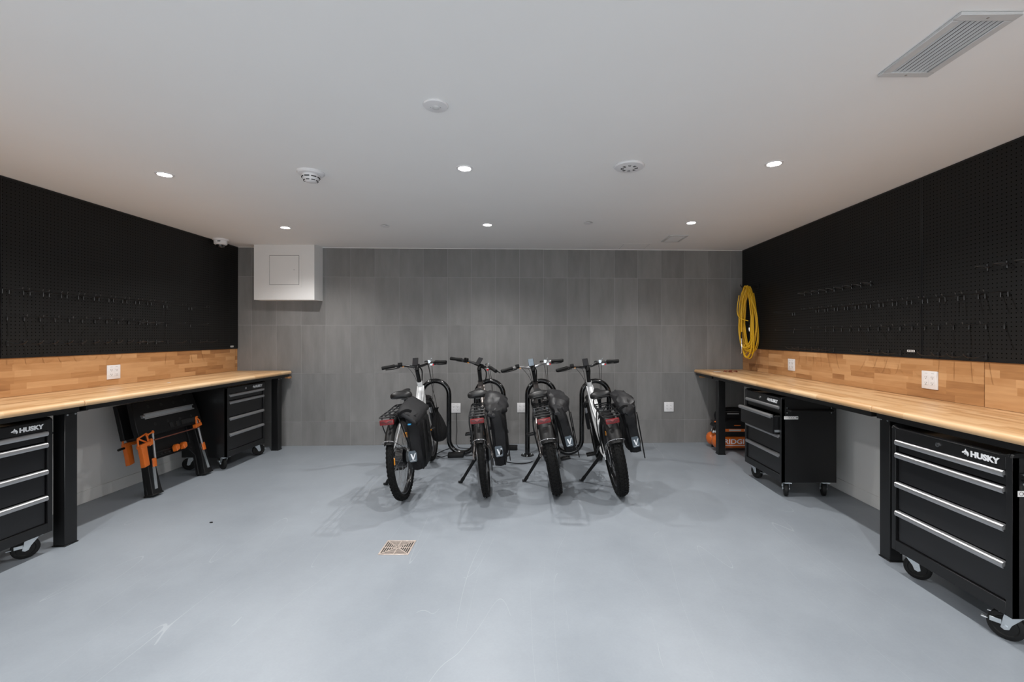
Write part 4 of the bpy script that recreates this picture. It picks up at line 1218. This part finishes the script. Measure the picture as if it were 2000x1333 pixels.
# drawstring bag at the front of bike 1
bt, RM = BIKES[0]
t = thing('drawstring_bag', 'black gathered drawstring bag hanging beside the front wheel of the leftmost bicycle', 'bag', bt.location, bt.rotation_euler)
prof = [(.250, .02), (.256, .055), (.275, .085), (.33, .100), (.39, .094), (.45, .070), (.51, .040), (.555, .016), (.575, .012), (.60, .024)]
rings = []
for z, r in prof:
    am = .16 * min(1, max(0, (z - .30) / .2))
    rings.append([(.150 + (r * .80) * math.cos(2 * PI * q / 60) * (1 + am * math.sin(q * 2 * PI / 60 * 15)), .90 + r * 1.05 * math.sin(2 * PI * q / 60) * (1 + am * math.sin(q * 2 * PI / 60 * 15)), z) for q in range(60)])
MB().loft(rings).build('pouch', M['fabricdull'], t)
MB().tube(smooth_path([(.150, .90, .58), (.14, .93, .68), (.115, .95, .80), (.11, .90, 1.0), (.11, .85, 1.06)], 5), .003, 6).build('cord', M['rubber'], t)

# ------------------------------------------------------------ chargers and cords on the floor
def charger(x, y, rz, label):
    t = thing('charger_brick', label, 'charger', (x, y, 0), (0, 0, rz), 'black charger bricks')
    b = MB().box(-.088, -.040, .003, .088, .040, .052).build('case', M['plastic'], t, bevel=.006, seg=2)
    for k in range(6):
        MB().box(-.07 + k * .012, -.041, .018, -.064 + k * .012, -.039, .040).build('fin', M['slotdark'], t)
    for q in (-.07, .07): MB().cyl((q, 0, 0), (q, 0, .004), .01, 10).build('foot', M['rubber'], t)
charger(-.86, 4.975, .05, 'black charger brick on the floor before the left bike rack')
charger(-.27, 5.30, -.05, 'black charger brick on the floor against the tiled wall between the racks')
def cord(label, pts, r=.0042):
    o = MB().tube([(p.x, p.y, max(p.z, r + .0006)) for p in smooth_path(pts, 8)], r, 7).build('power_cord', M['rubber']); tag(o, label, 'cord', 'black cords on the floor')
cord('black cord from the outlet down to the left charger brick', [(-.95, back_y(-.95) - .015, .40), (-.94, back_y(-.95) - .04, .20), (-.90, 5.38, .010), (-.62, 5.30, .006), (-.60, 5.15, .006), (-.72, 5.00, .008), (-.765, 4.98, .02)])
cord('thin black cord curving over the floor left of the left charger', [(-.955, 4.98, .02), (-1.02, 4.96, .006), (-1.10, 5.05, .006), (-1.05, 5.25, .006), (-.95, 5.40, .006)])
cord('thin black cord lying across the floor under the second bicycle', [(-.366, 5.28, .02), (-.45, 5.15, .006), (-.42, 4.9, .006), (-.25, 4.75, .006), (-.10, 4.70, .006), (.0, 4.78, .006)])

# ------------------------------------------------------------ floor drain
t = thing('floor_drain', 'square worn brass floor drain grate in the grey floor', 'drain', (-.866, 2.845, 0), (0, 0, .0))
s_ = .095
MB().box(-s_ + .004, -s_ + .004, .0004, s_ - .004, s_ - .004, .0012).build('sump', M['slotdark'], t)
f = MB()
def sqring(mb, r0, r1, z0, z1):
    mb.box(-r1, -r1, z0, r1, -r0, z1); mb.box(-r1, r0, z0, r1, r1, z1); mb.box(-r1, -r0, z0, -r0, r0, z1); mb.box(r0, -r0, z0, r1, r0, z1)
sqring(f, s_ - .010, s_, .0004, .0045)
f.build('frame', M['drain'], t, bevel=.001)
k = 0
for r1 in (.0775, .0640, .0505, .0370, .0235, .0110):
    g = MB(); sqring(g, r1 - .0052, r1, .001, .004); g.build('grate_ring', M['drain'], t)
g = MB()
for a in (0, 1, 2, 3):
    mm = Matrix.Rotation(PI / 4 + a * PI / 2, 4, 'Z'); g.box(.008, -.003, .001, .122, .003, .0038, mm)
    mm = Matrix.Rotation(a * PI / 2, 4, 'Z'); g.box(.006, -.0035, .001, .088, .0035, .0041, mm)
g.build('cross_bars', M['drain'], t)

# ------------------------------------------------------------ yellow air hose
t = thing('air_hose', 'bundled yellow air hose with metal end fittings hanging at the corner of the right pegboard', 'hose', (2.56, 5.27, 1.55))
rh = random.Random(4)
# bundle plane: u runs out of the corner (toward wall and viewer), v up
U = Vector((.56, -.80, 0)).normalized(); Wn = Vector((-.80, -.56, 0)).normalized()
pts = []
NL = 19
cz = 0
for k in range(NL):
    hw0 = rh.uniform(.045, .118); hw1 = 0
    topz = .40 + rh.uniform(-.025, .012); botz = -.43 + rh.uniform(-.03, .11)
    off = rh.uniform(-.045, .045); tw_ = rh.uniform(-.025, .025)
    for a_ in range(10):
        a = 2 * PI * a_ / 10 + PI / 2
        c, s_ = math.cos(a), math.sin(a)
        wdt = hw0 * (.52 + .48 * (1 - (s_ + 1) / 2))       # narrower at the top, hanging over the hook
        u = c * wdt * (1.15 if c > 0 else 1) + tw_ * s_ + rh.uniform(-.010, .010)
        z = (topz if s_ > 0 else -botz) * s_ if abs(s_) > .01 else 0
        z = topz * s_ if s_ > 0 else -abs(botz) * abs(s_)
        p = U * u + Wn * (off + .018 * math.cos(2 * a + k)) + Vector((0, 0, z + rh.uniform(-.006, .006)))
        pts.append(p)
pts = pts[2:]
hp = smooth_path(pts, 7)
MB().tube(hp, .0058, 8).build('coiled_tube', M['hose'], t)
e = MB()
e.tube(smooth_path([U * .02 + Wn * .06 + Vector((0, 0, .38)), U * -.03 + Wn * .066 + Vector((0, 0, .20)), U * -.035 + Wn * .066 + Vector((0, 0, -.14))], 6), .0058, 8)
e.tube(smooth_path([U * -.075 + Wn * .055 + Vector((0, 0, .30)), U * -.095 + Wn * .062 + Vector((0, 0, .12)), U * -.06 + Wn * .066 + Vector((0, 0, .03)), U * .04 + Wn * .060 + Vector((0, 0, -.01))], 6), .0058, 8)
e.tube(smooth_path([U * .05 + Wn * .05 + Vector((0, 0, .36)), U * .09 + Wn * .058 + Vector((0, 0, .22)), U * .14 + Wn * .055 + Vector((0, 0, .05)), U * .13 + Wn * .05 + Vector((0, 0, -.15))], 6), .0058, 8)
e.build('loose_strand', M['hose'], t)
p0 = U * -.035 + Wn * .066 + Vector((0, 0, -.14))
MB().tube([p0, p0 - Vector((0, 0, .075))], .0085, 10).build('rubber_sleeve', M['rubber'], t)
q = MB(); q.tube([p0 - Vector((0, 0, z)) for z in (.075, .08, .10, .102, .13, .132, .145)], [.006, .009, .009, .006, .006, .009, .008], 10)
q.tube([p0 - Vector((0, 0, .145)), p0 - Vector((0, 0, .245)), p0 - Vector((0, 0, .262)) + U * -.012], .0042, 8)
q.build('nozzle', M['chrome'], t)
p1 = U * .03 + Wn * .02 + Vector((0, 0, -.06))
MB().tube([p1, p1 - Vector((0, 0, .03))], .008, 8).build('rubber_sleeve', M['rubber'], t)
MB().tube([p1 - Vector((0, 0, .03)), p1 - Vector((0, 0, .055)), p1 - Vector((0, 0, .075))], [.008, .007, .004], 8).build('coupling', M['chrome'], t)
hk = MB().tube(smooth_path([(2.686, 5.27, 1.955), (2.62, 5.27, 1.945), (2.54, 5.27, 1.935), (2.49, 5.27, 1.945), (2.475, 5.27, 1.975)], 5), .006, 8)
hk.cbox((2.682, 5.27, 1.955), (.008, .05, .05))
tag(hk.build('hose_hook', M['plastic']), 'large black hook carrying the bundled yellow hose', 'hook')

# ------------------------------------------------------------ small clips lying on the far right worktop
rc = random.Random(3)
CL = [(2.275, 5.235, 'leftmost', 2), (2.325, 5.20, 'second', 3), (2.345, 5.26, 'third', 1), (2.395, 5.225, 'rightmost', 2)]
for (x, y, wd, n) in CL:
    m_ = MB()
    for k in range(n + 1):
        a0 = rc.uniform(0, 6); cx, cy = x + rc.uniform(-.01, .01), y + rc.uniform(-.01, .01)
        m_.tube([(cx + .020 * math.cos(a0 + a), cy + .013 * math.sin(a0 + a), WT + .0035 + .006 * k + .003 * math.sin(a)) for a in [2 * PI * j / 12 for j in range(10)]], .0026, 6)
    tag(m_.build('wire_clip', M['copper']), 'reddish wire clip pile on the far end of the right worktop, %s of the four' % wd, 'clip', 'loose clips on the right worktop')
o = MB().box(2.155, 5.24, WT + .0003, 2.235, 5.29, WT + .0012).build('paper_slip', M['paper']); tag(o, 'small white paper slip on the far right worktop beside the clips', 'paper')
o = MB()
o.M = Matrix.Translation((-3.30, 4.02, WT + .002)); o.box(-.012, -.006, -.0015, .012, .004, .0015); o.box(-.004, .002, -.0015, .005, .012, .001)
tag(o.build('paper_scrap', M['paper'], bevel=.0005), 'tiny white scrap lying on the left worktop', 'scrap')
o = MB(); o.prism([(-.010, -.004), (.008, -.006), (.012, .003), (-.004, .006)], 0, .006, Matrix.Translation((-2.34, 3.225, .0002)))
tag(o.build('floor_debris', M['rubber'], bevel=.001), 'tiny dark chip lying on the open floor at left', 'debris')

# ------------------------------------------------------------ air compressor
t = thing('air_compressor', 'orange twin-tank air compressor with black motor housing behind the far right bench leg', 'compressor', (2.36, 5.34, 0))
def tank(x0, x1, y, z, r, name):
    rr_ = [(.001, x0 - .0), (r * .45, x0 + .006), (r * .80, x0 + .024), (r * .97, x0 + .05), (r, x0 + .075), (r, x1 - .075), (r * .97, x1 - .05), (r * .80, x1 - .024), (r * .45, x1 - .006), (.001, x1)]
    m = Matrix(((0, 0, 1, 0), (1, 0, 0, y), (0, 1, 0, z), (0, 0, 0, 1)))
    return MB(m).lathe(rr_, 32).build(name, M['tankorange'], t)
tk = tank(-.225, .29, -.075, .108, .080, 'tank')
tank(-.225, .29, .100, .108, .080, 'tank')
tx = MB().text('RIDGID', .078, .0008, frame_mx((-.120, -.1565, .098), (1, 0, 0), (0, 0, 1), (0, -1, 0)), bold=.001, sx=1.2)
tx.build('lettering', M['print'], tk, smooth=False)['label'] = 'white printed lettering RIDGID'
MB().box(-.118, -.1567, .078, .28, -.1545, .083).build('white_stripe', M['print'], tk)
sh = MB()
sh.prism([(-.125, .185), (-.10, .175), (.25, .175), (.27, .20), (.26, .335), (.22, .375), (-.07, .375), (-.12, .33)], -.135, .135, Matrix(((1, 0, 0, 0), (0, 0, 1, 0), (0, 1, 0, 0), (0, 0, 0, 1))))
sh.build('motor_housing', M['plastic'], t, bevel=.014, seg=2)
MB().box(-.10, -.1375, .236, .262, -.1345, .270).build('orange_band', M['orange'], t)
tx = MB().text('200', .026, .0006, frame_mx((.125, -.1380, .246), (1, 0, 0), (0, 0, 1), (0, -1, 0)), bold=.0006); tx.text('PSI', .012, .0006, frame_mx((.178, -.1380, .246), (1, 0, 0), (0, 0, 1), (0, -1, 0)))
tx.build('lettering', M['print'], t, smooth=False)['label'] = 'white printed 200 PSI'
MB().box(-.05, -.1378, .243, .09, -.1373, .263).build('grey_label', M['softgrey'], t)
MB().box(.01, -.1378, .305, .085, -.1345, .314).build('orange_mark', M['orange'], t)
hd = MB(); hd.tube(smooth_path([(-.13, .0, .36), (-.145, 0, .41), (-.11, 0, .455), (-.02, 0, .478), (.12, 0, .478), (.19, 0, .455), (.20, 0, .41), (.19, 0, .36)], 5), .026, 10, sb=1.3)
hd.box(-.12, -.04, .36, .19, .04, .44)
hd.build('carry_handle', M['plastic'], t, bevel=.006)
MB().box(-.03, -.0415, .425, .11, -.0395, .436).build('handle_label', M['softgrey'], t)
pn = MB(Matrix.Translation((-.155, -.03, .275)) @ Matrix.Rotation(R(35), 4, 'Y')); pn.box(-.05, -.08, -.02, .05, .08, .02); po = pn.build('control_panel', M['plastic'], t, bevel=.008)
for y, z, r in ((-.075, .225, .020), (-.03, .215, .020), (.03, .23, .018)):
    m = Matrix.Translation((-.175, y, z)) @ Matrix.Rotation(R(-90), 4, 'Y')
    g = MB(m).lathe([(.005, -.02), (r, -.01), (r, .012), (r * .9, .016), (.001, .017)], 20).build('gauge', M['chrome'], t)
MB().cyl((-.165, -.05, .30), (-.175, -.052, .335), .018, 14, .014).build('regulator_knob', M['plastic'], t)
MB().cyl((-.175, -.052, .335), (-.177, -.053, .341), .013, 14).build('knob_cap', M['orange'], t)
mt_ = MB()
for x in (-.14, .21):
    for y in (-.075, .10): mt_.cyl((x, y, 0), (x, y, .035), .020, 14)
mt_.build('rubber_feet', M['rubber'], t)
vl = MB(); vl.tube(smooth_path([(-.14, -.02, .18), (-.19, -.02, .20), (-.195, 0, .24), (-.15, 0, .27)], 5), .008, 8); vl.build('pipe', M['chrome'], t)

# ------------------------------------------------------------ folded portable workbench leaning on the left wall
# local frame: x along the wall (away from viewer), y toward the wall, z up
t = thing('folding_workbench', 'folded black portable workbench with orange clamps under the left bench', 'workbench', (-3.215, 4.06, .0095), (0, 0, R(90)), None)
TL = Matrix.Rotation(R(-12.5), 4, 'X')
def XZ(y0, y1): return Matrix(((1, 0, 0, 0), (0, 0, 1, 0), (0, 1, 0, 0), (0, 0, 0, 1)))
lg = MB(TL)
out = [(-.345, .0), (-.225, .0), (-.225, .10), (-.255, .175), (-.195, .275), (.165, .275), (.235, .19), (.225, .0), (.345, .0), (.330, .20), (.300, .52), (-.300, .52), (-.325, .20)]
lg.prism([(x, z + .012) for x, z in out], .010, .040, XZ(0, 0))
lo = lg.build('leg_panel', M['plastic'], t, bevel=.004)
# boxed leg posts and feet
for s_ in (-1, 1):
    p = MB(TL)
    poly = [(s_ * .345, .012), (s_ * .245, .012), (s_ * .255, .20), (s_ * .235, .53), (s_ * .305, .53), (s_ * .335, .22)]
    p.prism(poly, -.035, .012, XZ(0, 0))
    po = p.build('leg', M['plastic'], t, bevel=.004)
    MB(TL).box(s_ * .295 - .055, -.040, .0, s_ * .295 + .055, .045, .014).build('foot', M['rubber'], po, bevel=.003)
    r_ = MB(TL); 
    r_.prism([(s_ * .303 - .013, .05), (s_ * .303 + .013, .05), (s_ * .275 + .013, .30), (s_ * .275 - .013, .30)], -.039, -.034, XZ(0, 0))
    r_.build('steel_strip', M['zinc'], po)
    r2 = MB(TL); r2.cyl((s_ * .272, -.050, .27), (s_ * .250, -.062, .53), .009, 10); r2.build('steel_tube', M['alu'], t)
    bt_ = MB(TL); bt_.tube([(s_ * .285, -.050, .235), (s_ * .280, -.052, .305)], .020, 14, ref=(1, 0, 0), sa=1, sb=.55); bt_.build('release_button', M['orange'], t)
# recessed centre panel ribs
rb = MB(TL)
for q in ((-.20, .335, .19, .345), (-.20, .495, .19, .505), (-.20, .345, -.19, .495), (.18, .345, .19, .495), (-.205, .300, .195, .306), (-.205, .285, .195, .290)):
    rb.box(q[0], -.006, q[1], q[2], .012, q[3])
rb.build('rib_frame', M['blacksatin'], t, bevel=.001)
for k in range(9):
    MB(TL).box(-.19 + .044 * k, .004, .311, -.165 + .044 * k, .0095, .320).build('slot', M['slotdark'], t)
for k in range(2):
    c = MB(TL); c.prism([(-.020 + .085 * k, .30), (.018 + .085 * k, .315), (.020 + .085 * k, .355), (-.005 + .085 * k, .365), (-.024 + .085 * k, .345)], -.045, -.002, XZ(0, 0)); c.build('clamp_block', M['orange'], t, bevel=.003)
# tilted front jaw with steel channel, bench-dog holes and storage recesses
TJ = TL @ Matrix.Translation((-.03, -.035, .50)) @ Matrix.Rotation(R(-4), 4, 'X')
jw = MB(TJ)
jw.prism([(-.350, .0), (.350, .0), (.350, .10), (.330, .30), (-.330, .30), (-.350, .10)], -.025, .022, XZ(0, 0))
jo = jw.build('front_jaw', M['plastic'], t, bevel=.004)
for (xa, zc_, hh) in ((-.255, .148, .006), (-.255, .186, .006)):
    MB(TJ).box(xa, -.034, zc_ - hh, .290, -.025, zc_ + hh).build('steel_rail', M['alu'], jo, bevel=.001)
MB(TJ).box(-.270, -.029, .154, .275, -.025, .180).build('steel_channel', M['zinc'], jo)
MB(TJ).cyl((-.285, -.030, .167), (-.262, -.030, .167), .014, 12).build('channel_end', M['alu'], jo)
for x, z in [(-.19 + .135 * k, .245) for k in range(4)] + [(-.17 + .135 * k, .085) for k in range(4)]:
    MB(TJ).lathe([(.0095, 0), (.013, 0), (.013, .0012), (.0095, .0012)], 16, Matrix.Translation((x, -.025, z)) @ Matrix.Rotation(PI / 2, 4, 'X'), closed=True).build('dog_hole_rim', M['blacksatin'], jo)
    MB(TJ).cyl((x, -.0253, z), (x, -.020, z), .0095, 14).build('dog_hole', M['slotdark'], jo)
for (x0, x1) in ((-.03, .015), (.04, .085), (.105, .29)):
    f = MB(TJ)
    for q in ((x0, .022, x1, .026), (x0, .064, x1, .068), (x0, .026, x0 + .004, .064), (x1 - .004, .026, x1, .064)): f.box(q[0], -.028, q[1], q[2], -.025, q[3])
    f.build('recess_rim', M['blacksatin'], jo)
    MB(TJ).box(x0 + .004, -.0255, .026, x1 - .004, -.0245, .064).build('recess', M['slotdark'], jo)
# rear jaw folded behind
TK = TL @ Matrix.Translation((-.02, .10, .505)) 
bj = MB(TK); bj.prism([(-.345, 0), (.345, 0), (.345, .30), (-.345, .30)], -.02, .02, XZ(0, 0)); bj.build('rear_jaw', M['plastic'], t, bevel=.004)
ax_ = MB(TL); ax_.cyl((-.28, .03, .50), (-.28, .13, .50), .02, 10); ax_.cyl((.28, .03, .50), (.28, .13, .50), .02, 10); ax_.build('hinge', M['blacksatin'], t)
MB(TL).cyl((-.26, -.070, .455), (.26, -.070, .460), .0055, 8).build('clamp_bar', M['copper'], t)
# orange clamps
def clamp(x, y, z, s_, flip=False, small=False):
    mm = TL @ Matrix.Translation((x, y, z))
    c = MB(mm)
    if not small:
        c.prism([(-.045, .0), (.052, .012), (.058, .040), (-.040, .030)], -.020, .020, XZ(0, 0))
        for a, b in (((-.045, .02), (-.035, .085)), ((-.035, .085), (.055, .110)), ((.055, .110), (.055, .03)), ((-.035, .085), (.05, .03))):
            c.tube([(a[0], 0, a[1]), (b[0], 0, b[1])], .0075, 6)
        c.prism([(.050, .0), (.085, .010), (.092, .050), (.076, .062), (.066, .034), (.050, .03)], -.014, .014, XZ(0, 0))
        c.build('orange_clamp', M['orange'], t, bevel=.002)
        h = MB(mm); h.prism([(-.040, .005), (.018, .012), (.012, -.08), (.008, -.150), (-.045, -.160), (-.040, -.08)], -.019, .019, XZ(0, 0)); h.build('clamp_handle', M['orange'], t, bevel=.006, seg=2)
    else:
        c.prism([(-.03, -.005), (.045, .010), (.045, .036), (-.03, .03)], -.018, .018, XZ(0, 0))
        for a, b in (((.0, .03), (.01, .095)), ((.01, .095), (.045, .06)), ((.045, .06), (.045, .02)), ((.01, .095), (.03, .10))):
            c.tube([(a[0], 0, a[1]), (b[0], 0, b[1])], .0085, 6)
        c.build('orange_clamp', M['orange'], t, bevel=.002)
clamp(-.375, -.070, .415, 1)
clamp(-.285, .135, .450, 1)
clamp(.235, -.065, .465, 1, small=True)
k_ = MB(TL); k_.cyl((-.38, .135, .44), (-.32, .135, .445), .010, 10); k_.build('knob', M['rubber'], t)
w_ = MB(TL @ Matrix.Translation((-.07, 0, -.01)))
w_.tube([(-.265, -.085, .520), (-.205, -.085, .535)], .006, 8)
for q in (-.265, -.205): w_.lathe([(.006, -.003), (.013, -.003), (.013, .003), (.006, .003)], 14, Matrix.Translation((q, -.085, .520 + (.015 if q > -.25 else 0))) @ Matrix.Rotation(PI / 2, 4, 'X'), closed=True)
w_.build('wing_key', M['orange'], t)
